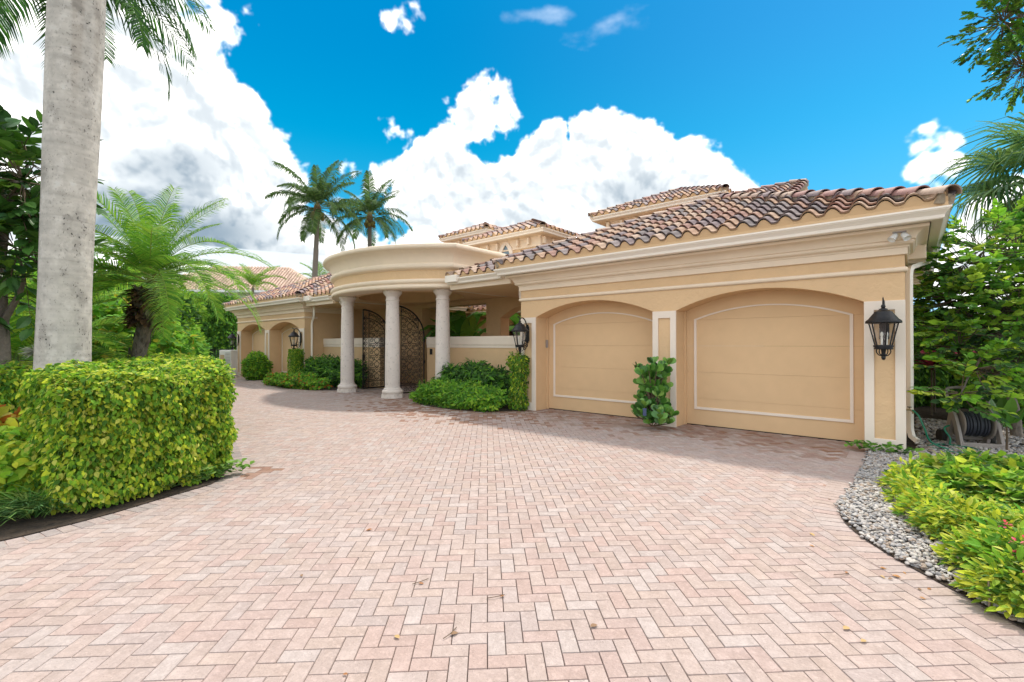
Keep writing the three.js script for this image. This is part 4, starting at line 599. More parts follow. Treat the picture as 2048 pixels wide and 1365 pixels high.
// ---- the two leaves of the iron gate, swung out
function gateLeaf() {
  const t = new THREE.Group(), Wg = 1.05, topAt = (x) => 1.72 + .9 * Math.sqrt(Math.max(0, 1 - ((Wg - x) / Wg) ** 2)), bar = (pts, r = .017) => tube(pts.map(([x, y]) => V(x, y, 0)), r, Math.max(1, pts.length - 1) * 3, 5);
  const arcPts = (dy, x0, x1) => [...Array(18)].map((_, i) => { const x = lerp(x0, x1, Math.pow(i / 17, 1.6)); return [x, topAt(x) - dy]; });
  mesh('frame', merge([bar([[0, .04], [0, 1.74]], .022), bar([[Wg, .04], [Wg, 2.62]], .022), bar([[0, .05], [Wg, .05]], .022), bar(arcPts(0, 0, Wg), .024)]), M.iron, t);
  mesh('rails', merge([bar([[.22, .05], [.22, topAt(.22)]], .012), bar([[.83, .05], [.83, topAt(.83)]], .012), bar([[0, .27], [Wg, .27]], .012), bar([[.22, topAt(.22) - .32], ...arcPts(.25, .3, .83)], .011), bar([[.83, topAt(.83) - .26], [Wg, topAt(.83) - .25]], .01)]), M.iron, t);
  const sc = [], spiral = (cx, cy, r, a0, turns, dir) => { const p = []; for (let i = 0; i <= 16; i++) { const k = i / 16, a = a0 + dir * turns * 2 * Math.PI * k, q = r * (1 - .75 * k); p.push(V(cx + Math.cos(a) * q, cy + Math.sin(a) * q, 0)); } sc.push(new THREE.TubeGeometry(new THREE.CatmullRomCurve3(p), 26, .009, 5)); }, curve = (pts) => sc.push(new THREE.TubeGeometry(new THREE.CatmullRomCurve3(pts.map(([x, y]) => V(x, y, 0))), 14, .009, 5));
  for (const [a, b] of [[.03, .19], [.86, 1.02]]) { const cx = (a + b) / 2; for (let y = .36; y < topAt(cx) - .12; y += .165) { spiral(cx - .0, y, .068, -Math.PI / 2, 1.5, 1); curve([[cx, y - .068], [cx + .07, y - .03], [cx + .05, y + .06], [cx, y + .1]]); } spiral(cx, .16, .07, 0, 1.4, 1); }
  const mx = .525; for (let y = .42; y < topAt(mx) - .45; y += .40) for (const s of [-1, 1]) {
    spiral(mx + s * .20, y, .075, s > 0 ? Math.PI : 0, 1.5, -s); spiral(mx + s * .13, y + .19, .06, s > 0 ? 0 : Math.PI, 1.4, s); spiral(mx + s * .23, y + .24, .045, -Math.PI / 2, 1.3, s);
    curve([[mx, y - .12], [mx + s * .07, y - .05], [mx + s * .09, y + .03], [mx, y + .11]]); curve([[mx, y + .11], [mx + s * .08, y + .16], [mx + s * .17, y + .10], [mx + s * .28, y + .12]]); curve([[mx, y - .05], [mx + s * .12, y - .11], [mx + s * .28, y - .09]]); curve([[mx, y + .2], [mx + s * .05, y + .26], [mx, y + .3]]);
  }
  for (let x = .3; x < .82; x += .12) { const y = topAt(x) - .12; spiral(x, y, .06, 0, 1.4, 1); }
  for (const x of [.36, .52, .68]) spiral(x, .16, .075, Math.PI / 2, 1.4, 1);
  stuff(mesh('scrollwork', merge(sc), M.iron, t));
  mesh('lock_box', rbox(Wg - .05, Wg + .02, .95, 1.15, -.03, .03, .008), M.iron, t);
  const knob = new THREE.SphereGeometry(.025, 12, 10); knob.translate(Wg - .02, 1.08, .05); mesh('knob', knob, M.bulb, t);
  mesh('hinges', merge([.3, .95, 1.6].map(y => { const g = new THREE.CylinderGeometry(.02, .02, .1, 8); g.translate(-.02, y, 0); return g; })), M.iron, t);
  return t;
}
{
  const a = gateLeaf(), b = a.clone();
  for (const [t, x, z, turn, label] of [[a, -11.32, -.75, -Math.PI / 2 - .02, 'black wrought iron gate leaf with scrollwork standing open beside the intercom wall'], [b, -13.58, -1.08, -Math.PI / 2 + .03, 'black wrought iron gate leaf with scrollwork standing open behind the porch columns']]) { t.name = numbered('gate_leaf'); scene.add(t); t.position.copy(toWorld(x, .01, z)); t.rotation.y = HTURN + turn; tag(t, label, 'gate', 'two leaves of the scrollwork gate'); }
}
//=====PLANTS=====
function hedgeThing(name, label, cat, P, y0, y1, density, size, pal, seed, ...rest) { const cx = P.reduce((s, p) => s + p[0], 0) / P.length, cz = P.reduce((s, p) => s + p[1], 0) / P.length, t = thing(name, label, cat, [cx, 0, cz]); hedge(t, P.map(([x, z]) => [x - cx, z - cz]), y0, y1, density, size, pal, seed, ...rest); return t; }
const hp = (...pts) => pts.map(([x, n]) => { const v = toWorld(x, 0, n); return [v.x, v.z]; });   // house plan to world plan
const barkTube = (pts, radii, seg = 30, rad = 24) => { const g = taper(pts, radii, seg, rad), u = g.attributes.uv; for (let i = 0; i < u.count; i++) { const a = u.getX(i), b = u.getY(i) / (2 * Math.PI * radii[0]); u.setXY(i, b, a); } return g; };

// ---- left: royal palm and the clipped hedge before it
const royalFronds = [.9, .35, -.2].map((e, i) => frondGeo({ len: 3.4, rise: e, bend: 1.3, n: 44, leaf: .8, width: .05, rachis: .06, hang: .6, mess: .9, vee: .1, stem: [.12, .22, .04], cols: [[.05, .14, .03], [.08, .2, .04], [.10, .24, .03]] }, 300 + i));
{
  const b = V(-5.5, 0, -5.72), t = thing('royal_palm', 'smooth grey royal palm trunk behind the clipped lime hedge', 'palm tree', [b.x, 0, b.z]);
  mesh('trunk', barkTube([[-.05, -.02, 0], [-.02, .25, 0], [0, 1.2, 0], [.03, 2.4, 0], [.08, 3.8, 0], [.13, 5.2, 0], [.18, 7, 0], [.22, 8.6, 0]], [.33, .262, .245, .25, .262, .268, .262, .24, .21], 60, 40), M.bark, t);
  mesh('crownshaft', taper([[.22, 8.55, 0], [.23, 9.2, 0], [.24, 10.2, 0]], [.21, .19, .12], 12, 16), leafMat(.1, .2, .04, .1), t);
  crown(t, V(.24, 10.15, 0), royalFronds, 13, 41);
  const air = new Leaves(61); for (const [y, a] of [[1.95, 3.5], [1.42, 2.6], [1.38, 3.2]]) { const rr = .25; const p = V(Math.cos(a) * rr, y, -Math.sin(a) * rr * -1); for (let i = 0; i < 60; i++) { const d = V(p.x, 0, p.z).normalize().add(air.rand().multiplyScalar(.9)); air.add(V(p.x, p.y, p.z), d, air.rand(), .13 * (.6 + .6 * air.r()), [.28, .30, .22]); } } air.build('air_plants', LEAF.needle, lmSoft, t);
}
hedgeThing('clipped_hedge', 'square clipped lime green hedge at the brick driveway edge', 'hedge', [[-3.86, -3.96], [-3.50, -4.46], [-3.23, -5.08], [-3.24, -5.44], [-3.78, -6.1], [-4.2, -6.15], [-4.6, -5.35], [-4.95, -4.75]], .05, 1.235, 4100, .05, PALS.lime, 11, LEAF.ficus, lm, .10, .07, .24);
hedgeThing('low_hedge', 'long low lime hedge running behind the pygmy date palm', 'hedge', [[-4.35, -7.0], [-5.6, -8.4], [-7.4, -10.5], [-8.3, -10.4], [-7.4, -8.6], [-6.0, -6.6], [-5.0, -6.3]], .05, 1.24, 1900, .06, PALS.lime, 12, LEAF.ficus, lm, .1, .05, .15);
hedgeThing('low_hedge', 'lime hedge between the dark slender trunk and the royal palm', 'hedge', [[-6.0, -5.5], [-6.4, -6.3], [-9.5, -7.4], [-9.5, -6.4], [-7.4, -5.5]], .05, 1.22, 1500, .07, [...PALS.lime, ...PALS.mid], 13, LEAF.oval, lm, .12, .08, .18);
// seedlings under the hedge
{
  const t = thing('hedge_sprigs', 'fallen looking rounded sprigs growing under the clipped hedge', 'ground plants', [-3.5, 0, -4.75]), L = new Leaves(15), r = L.r;
  for (let i = 0; i < 80; i++) { const k = r(), x = lerp(-3.86, -3.08, k) + (r() - .5) * .12 - (r() * .10), z = lerp(-4.1, -5.4, k) + (r() - .5) * .1, n = 3 + Math.floor(r() * 4); for (let j = 0; j < n; j++) { const a = r() * 6.28; L.add(V(x + 3.5, .03 + r() * .12, z + 4.75), V(Math.cos(a), .25 + r() * .5, Math.sin(a)), V(Math.cos(a) * -.3, 1, Math.sin(a) * -.3), .075 * (.7 + .6 * r()), L.pick([[.18, .38, .05], [.3, .5, .09], [.11, .26, .04]])); } }
  L.build('foliage', LEAF.round, lm, t);
}
// grass clump, yellow ground cover and croton at the left corner
{
  const t = thing('lilyturf_clump', 'dark strappy lilyturf clump at the left driveway edge', 'grass clump', [-4.3, 0, -4.1]), L = new Leaves(17), r = L.r;
  for (const [cx, cz, n] of [[.12, .02, 160], [-.12, .16, 160], [.18, -.14, 150], [-.1, -.12, 150], [-.42, .05, 150], [-.3, .35, 130], [-.7, .3, 150]]) for (let i = 0; i < n; i++) { const a = r() * 6.28, o = r() * .12; L.add(V(cx + Math.cos(a) * o, .01, cz + Math.sin(a) * o), V(Math.cos(a) * (.25 + .7 * r()), .9, Math.sin(a) * (.25 + .7 * r())), V(-Math.cos(a), .45, -Math.sin(a)), .36 * (.6 + .6 * r()), L.pick([[.07, .2, .04], [.10, .26, .05], [.18, .36, .07], [.3, .42, .08]])); }
  L.build('foliage', LEAF.blade, lmSoft, t);
  const c = thing('yellow_ground_cover', 'yellow green ground cover mound beside the lilyturf', 'ground cover', [-4.95, 0, -4.55]); blob(c, 0, .30, 0, .75, .36, .55, 800, .085, PALS.gold.concat(PALS.bright), 19, LEAF.ficus, lm, .2, -.8);
  const k = thing('croton', 'orange and yellow croton at the foot of the slender dark trunk', 'croton', [-5.9, 0, -5.05]); blob(k, 0, .42, 0, .42, .36, .4, 300, .2, [[.5, .16, .02], [.55, .35, .03], [.5, .42, .04], [.35, .38, .03]], 20, LEAF.oval, lm, .2, -.7);
}
// dark slender tree on the left with big glossy leaves
{
  const t = thing('broadleaf_tree', 'slender dark trunked tree with big glossy leaves beside the royal palm', 'tree', [-6.75, 0, -6.2]);
  leafyTree(t, { seed: 23, trunk: [[0, 0, 0], [-.03, .8, 0], [-.12, 1.7, -.05], [-.2, 2.6, -.1], [-.1, 3.3, -.1]], trunkR: [.13, .115, .10, .09, .06], bark: M.greyBark, limbR: .05, twig: .45, leaves: 10, size: .21, pal: [...PALS.dark, ...PALS.dark, [.10, .24, .03], [.16, .3, .03]], mat: glossLeaf(1, 1, 1, .35), level: .3, droop: .25,
    hubs: [[.45, 3.6, .2, .5, 26], [0, 3.1, .35, .5, 26, 3], [-.4, 3.9, 0, .6, 24], [.35, 2.75, .2, .42, 22, 2], [-.6, 3.0, .3, .6, 24, 2], [.1, 4.0, -.2, .4, 16], [-.2, 2.35, .4, .45, 16, 2], [-1.2, 3.5, 0, .7, 24], [-.9, 2.6, .2, .5, 18, 2]] });
}
// feather palms: one tall behind the royal palm, one low clump on the left, the pygmy date palm
const arecaCols = [[.16, .38, .03], [.24, .46, .035], [.12, .3, .03], [.36, .50, .05]];
const arecaFronds = [[1.25, 1.0], [.95, 1.5], [.6, 1.7]].map(([e, b], i) => frondGeo({ len: 1.9, rise: e, bend: b, n: 40, leaf: .48, width: .028, rachis: .022, hang: .5, vee: .5, mess: .15, stem: [.25, .30, .05], cols: arecaCols }, 320 + i));
{
  const p = AT(118, -75, 9.5), t = thing('feather_palm', 'tall palm whose hanging fronds show on both sides of the royal palm trunk', 'palm tree', [p.x, 0, p.z]);
  mesh('trunk', taper([[0, 0, 0], [.02, 4, 0], [0, p.y, 0]], [.14, .12, .1], 20, 12), M.greyBark, t);
  const fr = [[.8, 1.7], [.3, 1.7], [-.25, 1.4]].map(([e, b], i) => frondGeo({ len: 2.7, rise: e, bend: b, n: 50, leaf: .8, width: .05, rachis: .035, hang: .9, vee: -.1, mess: .4, stem: [.15, .24, .04], cols: [[.05, .15, .03], [.09, .22, .03], [.04, .11, .03]] }, 330 + i));
  crown(t, V(0, p.y, 0), fr, 17, 43);
  for (const [x, z, turn, n, s, label] of [[-7.6, -7.1, .4, 12, 1, 'arching lime feather palm clump behind the royal palm trunk'], [-8.2, -8.2, 1.3, 12, 1.15, 'arching feather palm clump behind the slender dark tree'], [-10.4, -11.2, 2, 12, 1.3, 'tall feather palm clump in the garden behind the royal palm']]) { const a = thing('areca_palm', label, 'palm', [x, 0, z], turn); for (let i = 0; i < 4; i++) mesh('stem', taper([[Math.cos(i * 1.7) * .12, 0, Math.sin(i * 1.7) * .12], [Math.cos(i * 1.7) * .2, .7, Math.sin(i * 1.7) * .2], [Math.cos(i * 1.7) * .1, 1.3, Math.sin(i * 1.7) * .1]], [.035, .03, .025], 8, 6), M.greyBark, a); crown(a, V(0, 1.15, 0), arecaFronds, n, 45 + n); a.scale.setScalar(s); }
}
{
  const b = V(-6.95, 0, -8.35), c = AT(298, 566, 8.3).sub(b), t = thing('pygmy_date_palm', 'leaning pygmy date palm with shaggy brown crown and arching fronds', 'palm tree', [b.x, 0, b.z]);
  const tr = [V(0, 0, 0), V(.1, .6, 0), V(.26, 1.25, 0), V(c.x - .04, c.y - .45, c.z * .7), V(c.x, c.y - .1, c.z)];
  mesh('trunk', taper(tr, [.145, .125, .11, .12, .11], 24, 14), M.greyBark, t);
  const boots = new Leaves(71), cv = new THREE.CatmullRomCurve3(tr);
  for (let i = 0; i < 420; i++) { const k = boots.r(), q = cv.getPointAt(k * .98), a = boots.r() * 6.28, d = V(Math.cos(a), 0, Math.sin(a)); const shag = sm(.62, .8, k); boots.add(q.clone().addScaledVector(d, .12 + .02 * shag), d.clone().multiplyScalar(.45 + .5 * shag).add(V(0, .8, 0)), d, .10 + .10 * shag, boots.pick([[.16, .13, .10], [.10, .08, .06], [.22, .18, .14]])); }
  for (let i = 0; i < 260; i++) { const k = .74 + .25 * boots.r(), q = cv.getPointAt(k), a = boots.r() * 6.28, d = V(Math.cos(a), 0, Math.sin(a)); boots.add(q.clone().addScaledVector(d, .1), d.clone().add(V(0, -.4 + boots.r(), 0)), V(0, 1, 0), .28, boots.pick([[.14, .075, .03], [.09, .05, .025], [.2, .11, .04]])); }
  boots.build('leaf_bases', LEAF.lance, std({ color: C(1, 1, 1), roughness: 1 }), t);
  const fr = [[1.3, .8], [.95, 1.5], [.65, 1.75], [.3, 1.7]].map(([e, bd], i) => frondGeo({ len: 2.0, rise: e, bend: bd, n: 72, leaf: .38, width: .016, rachis: .018, hang: .55, vee: .35, mess: .25, from: .16, stem: [.30, .34, .08], cols: [[.13, .32, .03], [.2, .40, .035], [.09, .24, .025], [.28, .45, .045]] }, 340 + i));
  crown(t, V(c.x, c.y, c.z), fr, 40, 47);
}
// ---- far left: screen of shrubs, fence, air conditioner, far hedge
hedgeThing('tall_hedge', 'tall dark ficus hedge behind the black fence and far garage', 'hedge', [[-15.6, -25.5], [-22.5, -23.5], [-23, -25], [-15.6, -27]], 0, 4.2, 330, .17, PALS.ficus, 29, LEAF.oval, lm, .3, .16, .4);
{
  const specs = [['bright_bush', 'bright lime bush growing over the black fence', 'bush', -15.2, 1.55, -20.2, 1.5, 1.25, 1.2, 250, .17, PALS.bright], ['shrub', 'dark shrub under the pygmy date palm fronds', 'shrub', -10.2, .9, -13.2, 1.5, 1.0, 1.2, 300, .15, PALS.mid], ['shrub', 'yellow flecked croton shrub behind the royal palm trunk', 'shrub', -9.4, 1.25, -11.3, 1.3, 1.35, 1.1, 260, .19, [...PALS.mid, ...PALS.bright, [.45, .38, .03]]], ['shrub', 'deep green shrub mass at the far left garden edge', 'shrub', -12.5, 1.5, -11.5, 2.2, 1.9, 1.6, 200, .2, PALS.dark.concat(PALS.mid)], ['shrub', 'tall leafy shrub rising behind the pygmy date palm', 'shrub', -13.2, 2.2, -15.8, 2.0, 2.1, 1.8, 190, .2, PALS.dark.concat(PALS.bright)], ['shrub', 'rounded garden shrub behind the feather palm clump', 'shrub', -18.5, 2.2, -16, 3.0, 2.7, 2.2, 120, .24, PALS.dark.concat(PALS.mid)], ['shrub', 'big shrub closing the garden beyond the slender tree', 'shrub', -13.5, 1.9, -7.6, 2.5, 2.5, 2.0, 160, .2, PALS.dark.concat(PALS.mid)]];
  specs.forEach(([n, l, c, x, y, z, rx, ry, rz, den, size, pal], i) => { const t = thing(n, l, c, [x, 0, z]); blob(t, 0, y, 0, rx, ry, rz, den, size, pal, 100 + i, LEAF.oval, lm, .2, -.95); });
  const f = thing('fence', 'black metal picket fence beside the far garage', 'fence', AT(418, 689, 23.2).setY(0).toArray(), .12); const g0 = box(-.012, .012, 0, 1.28, -.012, .012);
  for (let i = 0; i < 26; i++) mesh('picket', g0, M.iron, f).position.x = -1.6 + i * .105; mesh('rail', box(-1.65, 1.1, 1.2, 1.24, -.02, .02), M.iron, f); mesh('rail', box(-1.65, 1.1, .16, .2, -.02, .02), M.iron, f); for (const x of [-1.65, 1.1]) mesh('post', box(x - .03, x + .03, 0, 1.36, -.03, .03), M.iron, f);
  const a = thing('air_conditioner', 'pale grey air conditioner cabinet beside the far garage corner', 'air conditioner', AT(463, 689, 22.4).setY(0).toArray(), -.3);
  mesh('cabinet', rbox(-.36, .36, .05, 1.22, -.36, .36, .02), M.white, a); for (let i = 0; i < 12; i++) mesh('louvre', rbox(.02, .32, .3 + i * .07, .33 + i * .07, .355, .375, .004), std({ color: C(.45, .45, .44) }), a); mesh('label_sticker', box(-.3, -.04, .5, 1.0, .361, .366), std({ color: C(.55, .42, .25) }), a); mesh('label_stripe', box(-.3, -.04, .66, .74, .367, .369), std({ color: C(.08, .25, .5) }), a); mesh('slab', rbox(-.42, .42, 0, .05, -.42, .42, .01), M.stone, a);
}
// ---- shrubs before the far garage and along the court wall
{
  const at = (x, n) => toWorld(x, 0, n).toArray();
  const b = thing('round_bush', 'rounded green bush before the middle pillar of the far garage', 'bush', at(LX - 3.35, .45), HTURN); blob(b, 0, .56, 0, .52, .58, .5, 800, .11, PALS.bright.concat(PALS.mid), 120, LEAF.oval, lm, .2, -.95);
  const p = thing('pillar_topiary', 'clipped square green column below the far garage lantern', 'topiary', at(LX - .22, .2), HTURN); hedge(p, [[-.28, -.16], [.28, -.16], [.28, .22], [-.28, .22]], .1, 1.32, 1500, .05, PALS.lime.concat(PALS.mid, PALS.mid), 121, LEAF.small, lm, .06, .04, .1);
  const s1 = thing('court_shrub', 'dark leafy shrub against the court wall beside the far garage', 'shrub', at(LX + 1.9, -.1), HTURN); blob(s1, 0, .52, 0, 1.7, .5, .55, 620, .15, PALS.mid.concat(PALS.dark), 122, LEAF.lance, lm, .26, -.9);
  const g1 = thing('flower_border', 'low green border with orange flowers before the far court wall', 'flower bed', at(LX + 1.1, .85), HTURN); blob(g1, 0, .2, 0, 1.75, .26, .55, 900, .09, PALS.mid.concat(PALS.bright, [[.5, .16, .03]]), 123, LEAF.oval, lm, .24, -.7);
  const s2 = thing('court_shrub', 'dark schefflera shrub against the court wall beside the garage downspout', 'shrub', at(-8.55, -.15), HTURN); blob(s2, 0, .50, 0, 1.25, .48, .5, 760, .15, PALS.mid.concat(PALS.dark), 124, LEAF.lance, lm, .26, -.9);
  const g2 = thing('glossy_border', 'glossy green low border at the foot of the court wall shrub', 'ground cover', at(-8.35, .62), HTURN); blob(g2, 0, .24, 0, 1.5, .34, .5, 1200, .105, PALS.mid.concat(PALS.bright), 125, LEAF.lance, lm, .26, -.7);
  const t2 = thing('pillar_topiary', 'tall climbing green column on the left pillar of the near garage', 'topiary', at(-6.72, .2), HTURN); hedge(t2, [[-.22, -.15], [.18, -.15], [.18, .16], [-.22, .16]], .05, 1.26, 1500, .07, [...PALS.lime, ...PALS.mid, ...PALS.dark], 126, LEAF.lance, lm, .06, .06, .12);
  for (const [x, n, rx, rn] of [[LX + 1.5, .3, 2.0, .95], [-8.4, .28, 1.65, .85]]) { const v = toWorld(x, 0, n), g = new THREE.SphereGeometry(1, 32, 10, 0, Math.PI * 2, 0, Math.PI / 2); g.scale(rx, .06, rn); g.rotateY(HTURN); g.translate(v.x, .002, v.z); const m = struct('planting_bed_00' + (x < -10 ? 2 : 3), boxUV(g), M.soil); }
}
// clusia by the middle pillar: each thick leaf is a piece of its own
{
  const c = toWorld(-3.42, 0, .46), t = thing('clusia', 'autograph tree shrub with thick round leaves before the pillar between the garage doors', 'shrub', c.toArray(), HTURN), r = rng(131);
  const mats = [[.06, .19, .025], [.09, .24, .03], [.13, .3, .04], [.04, .13, .02], [.2, .36, .06]].map(q => new THREE.MeshPhysicalMaterial({ color: C(...q), roughness: .38, transmission: .12, thickness: 0, side: THREE.DoubleSide }));
  const geo = leafGeo(1, .66, .1, .1, [[0, .12], [.25, .5], [.55, .92], [.78, 1], [.94, .7], [1, .15]]), tw = [];
  let own = 0; const L = new Leaves(132);
  for (let i = 0; i < 120; i++) {
    const y = .08 + 1.08 * r(), w = y < .34 ? .34 : y > .8 ? .32 : .25, a = r() * 6.28, o = Math.sqrt(r()), x = Math.cos(a) * w * o, z = Math.sin(a) * w * .8 * o, p = V(x, y, z), d = V(x * 2 + (r() - .5) * .5, .5, z * 2 + .25).normalize();
    tw.push(taper([V(x * .3, y * .6, z * .3), V(x * .7, y * .85, z * .7), p], [.012, .009, .006], 5, 5));
    const n = 6; for (let j = 0; j < n; j++) { const b = j / n * 6.28 + r(), ld = V(Math.cos(b) * .8, .35 + .5 * r(), Math.sin(b) * .5).addScaledVector(d, .25), s = .135 * (.75 + .5 * r()), nr = V(x * 2.2, .25, z * 2 + .7).add(V((r() - .5) * 1.5, (r() - .5) * 1.3, (r() - .5) * .8)); if (own < 300 && z > -.05) { own++; yA.copy(ld).normalize(); xA.crossVectors(yA, nr).normalize(); zA.crossVectors(xA, yA); m4.makeBasis(xA.clone().multiplyScalar(s), yA.clone().multiplyScalar(s), zA.clone().multiplyScalar(s)).setPosition(p); mesh('leaf', geo, mats[Math.floor(r() * mats.length)], t).applyMatrix4(m4); } else L.add(p, ld, nr, s, L.pick([[.06, .19, .025], [.09, .24, .03], [.13, .3, .04], [.04, .13, .02]])); }
  }
  mesh('stems', merge(tw), twigMat, t); L.build('foliage', geo, lmGloss, t);
  const tagG = rbox(-.032, .032, .27, .40, .33, .335, .002); mesh('plant_tag', tagG, std({ color: C(.06, .08, .16) }), t);
  const s = thing('clusia_sprig', 'small clusia sprigs at the foot of the right garage pillar', 'ground plants', toWorld(-.25, 0, .22).toArray(), HTURN), L2 = new Leaves(134); for (let i = 0; i < 80; i++) { const q = L2.r(), a = L2.r() * 6.28; L2.add(V(lerp(-.36, .34, q) + (L2.r() - .5) * .08, .03 + L2.r() * .10, (L2.r() - .5) * .22), V(Math.cos(a), .3 + .4 * L2.r(), Math.sin(a)), V(0, 1, 0).add(L2.rand().multiplyScalar(.4)), .085 * (.7 + .5 * L2.r()), L2.pick([[.05, .15, .02], [.09, .22, .03], [.14, .3, .04]])); } L2.build('foliage', LEAF.round, lmSoft, s);
}
// banana plants in the court
{
  const mat = [leafMat(.16, .40, .05, .5, 1), leafMat(.10, .30, .04, .45, 1), leafMat(.3, .52, .07, .5, 1)], geos = [bananaGeo(1.9, .5, .9, 1), bananaGeo(1.6, .52, 1.3, 2), bananaGeo(1.3, .45, .5, 3)];
  for (const [x, n, turn, k, label] of [[-12.4, -3.5, .3, 1.2, 'banana plant seen above the court wall between porch column and pier'], [-10.6, -5.0, 2.1, 1.2, 'banana plant in the court behind the loggia pier'], [-13.6, -4.2, 4.0, 1.2, 'banana plant in the court behind the iron gate']]) { const t = thing('banana_plant', label, 'banana plant', toWorld(x, 0, n).toArray(), turn); mesh('stem', taper([[0, 0, 0], [.02, .7, 0], [0, 1.45, 0]], [.11, .09, .06], 10, 10), mat[1], t); for (let i = 0; i < 8; i++) { const m = mesh('leaf', geos[i % 3], mat[i % 3], t); m.position.set(0, 1.2 + .03 * i, 0); m.rotation.set(0, i * 2.4, -.35 + .12 * (i % 4), 'YXZ'); } t.scale.setScalar(k); }
  for (const [x, n, label] of [[-10.6, -2.0, 'low green shrub inside the open iron gate'], [-16.0, -2.2, 'shrub in the shaded corner of the court']]) { const t = thing('court_plant', label, 'shrub', toWorld(x, 0, n).toArray()); blob(t, 0, .5, 0, .4, .5, .4, 700, .09, PALS.bright.concat(PALS.mid), 140 + Math.round(-x), LEAF.oval, lm, .15, -.95); }
}
// coconut palms behind the house
{
  const cols = [[.07, .14, .035], [.10, .19, .045], [.14, .23, .06], [.06, .11, .035]];
  const fr = [[1.2, .9], [.85, 1.5], [.35, 1.5], [-.15, 1.3]].map(([e, b], i) => frondGeo({ len: 3.9, rise: e, bend: b, n: 70, leaf: .95, width: .06, rachis: .06, hang: 1.2, vee: .05, mess: .35, from: .18, stem: [.22, .26, .08], cols }, 360 + i));
  for (const [px, py, z, bx, n, label] of [[634, 420, 35, 621, 25, 'taller coconut palm with a curved bare trunk behind the far garage roof'], [739, 438, 41, 737, 22, 'shorter coconut palm rising straight behind the porch parapet']]) {
    const c = AT(px, py, z), b = AT(bx, 689, z), t = thing('coconut_palm', label, 'palm tree', [b.x, 0, b.z], 0, 'coconut palms behind the house'), x = c.x - b.x;
    mesh('trunk', taper([[0, 0, 0], [x * .25, c.y * .3, 0], [x * .75, c.y * .7, 0], [x, c.y, 0]], [.3, .22, .19, .15], 30, 14), M.greyBark, t);
    crown(t, V(x, c.y + .1, 0), fr, n, 50 + n);
    const boot = lathe([[.001, -.5], [.18, -.45], [.30, -.1], [.26, .25], [.1, .6], [.001, .7]], 12); boot.translate(x, c.y, 0); mesh('crown_base', boot, std({ color: C(.20, .13, .06), roughness: 1, map: T.grain }), t);
    for (let i = 0; i < 9; i++) { const a = i * .7, g = new THREE.IcosahedronGeometry(.15, 2); g.scale(1, 1.25, 1); const m = mesh('coconut', g, std({ color: C(.24, .20, .05), roughness: .6 }), t); m.position.set(x + Math.cos(a) * .36, c.y - .35 - .12 * (i % 3), Math.sin(a) * .36); }
  }
}
// neighbour's house and its palms
{
  const t = thing('neighbour_house', 'white two storey neighbour house with pale terracotta roof beyond the hedge', 'house', [-27, 0, -50], .1);
  mesh('wall', box(-9, 6.2, 0, 6.9, -6, 3), std({ color: C(.72, .72, .68) }), t);
  const A = [-10, 6.8, 4], B = [7.2, 6.8, 4], D = [7.2, 6.8, -7], E = [-10, 6.8, -7], R0 = [-5, 10, -1.5], R1 = [2.6, 10, -1.5], pos = [A, B, R1, A, R1, R0, B, D, R1, E, A, R0, D, E, R0, D, R0, R1].flat(), g = new THREE.BufferGeometry(); g.setAttribute('position', new THREE.Float32BufferAttribute(pos, 3)); g.computeVertexNormals(); const roof = mesh('roof', boxUV(g), std({ color: C(.48, .34, .26), roughness: .9 }), t);
  const rows = [], r = rng(9), tri = []; for (let k = 0; k < 16; k++) { const f = k / 16, y = 6.82 + 3.2 * f, z = 4.05 - 5.5 * f, x0 = lerp(-10, -5, f), x1 = lerp(7.2, 2.6, f); for (let x = x0; x < x1 - .2; x += .32) { const c = new THREE.CylinderGeometry(.10, .12, .40, 6, 1, true, -Math.PI / 2, Math.PI); c.rotateX(-Math.PI / 2 + .527); c.translate(x, y + .09, z - .15); const v = .8 + .4 * r(), n = c.attributes.position.count, a = new Float32Array(n * 3); for (let q = 0; q < n; q++) { a[3 * q] = .5 * v; a[3 * q + 1] = .36 * v; a[3 * q + 2] = .28 * v; } c.setAttribute('color', new THREE.BufferAttribute(a, 3)); rows.push(c.toNonIndexed()); } } stuff(mesh('tile_field', mergeGeometries(rows), tileMixed, roof));
  mesh('eave', rbox(-10.1, 7.3, 6.6, 6.85, -7.1, 4.1, .05), M.white, t);
  for (const x of [-6.5, -3, .8, 4]) { const w = mesh('window', box(x - .6, x + .6, 4.2, 5.8, 3.001, 3.06), M.pane, t); mesh('frame', merge([box(x - .7, x + .7, 5.8, 5.9, 3.0, 3.1), box(x - .7, x + .7, 4.1, 4.2, 3.0, 3.12), box(x - .7, x - .6, 4.2, 5.8, 3.0, 3.1), box(x + .6, x + .7, 4.2, 5.8, 3.0, 3.1)]), M.white, w); }
  for (const [px, py, z, s, label] of [[505, 556, 34, 1.25, 'young yellow green palm before the neighbour house wall'], [642, 556, 38, 1.5, 'dark feather palm top just above the far garage roof']]) { const c = AT(px, py + 20, z), a = thing('garden_palm', label, 'palm', [c.x, 0, c.z]); mesh('trunk', taper([[0, 0, 0], [0, c.y * .5, 0], [0, c.y / s, 0]], [.12, .1, .07], 8, 8), M.greyBark, a); crown(a, V(0, c.y / s, 0), arecaFronds, 14, 60 + Math.round(px)); a.scale.setScalar(s); }
}
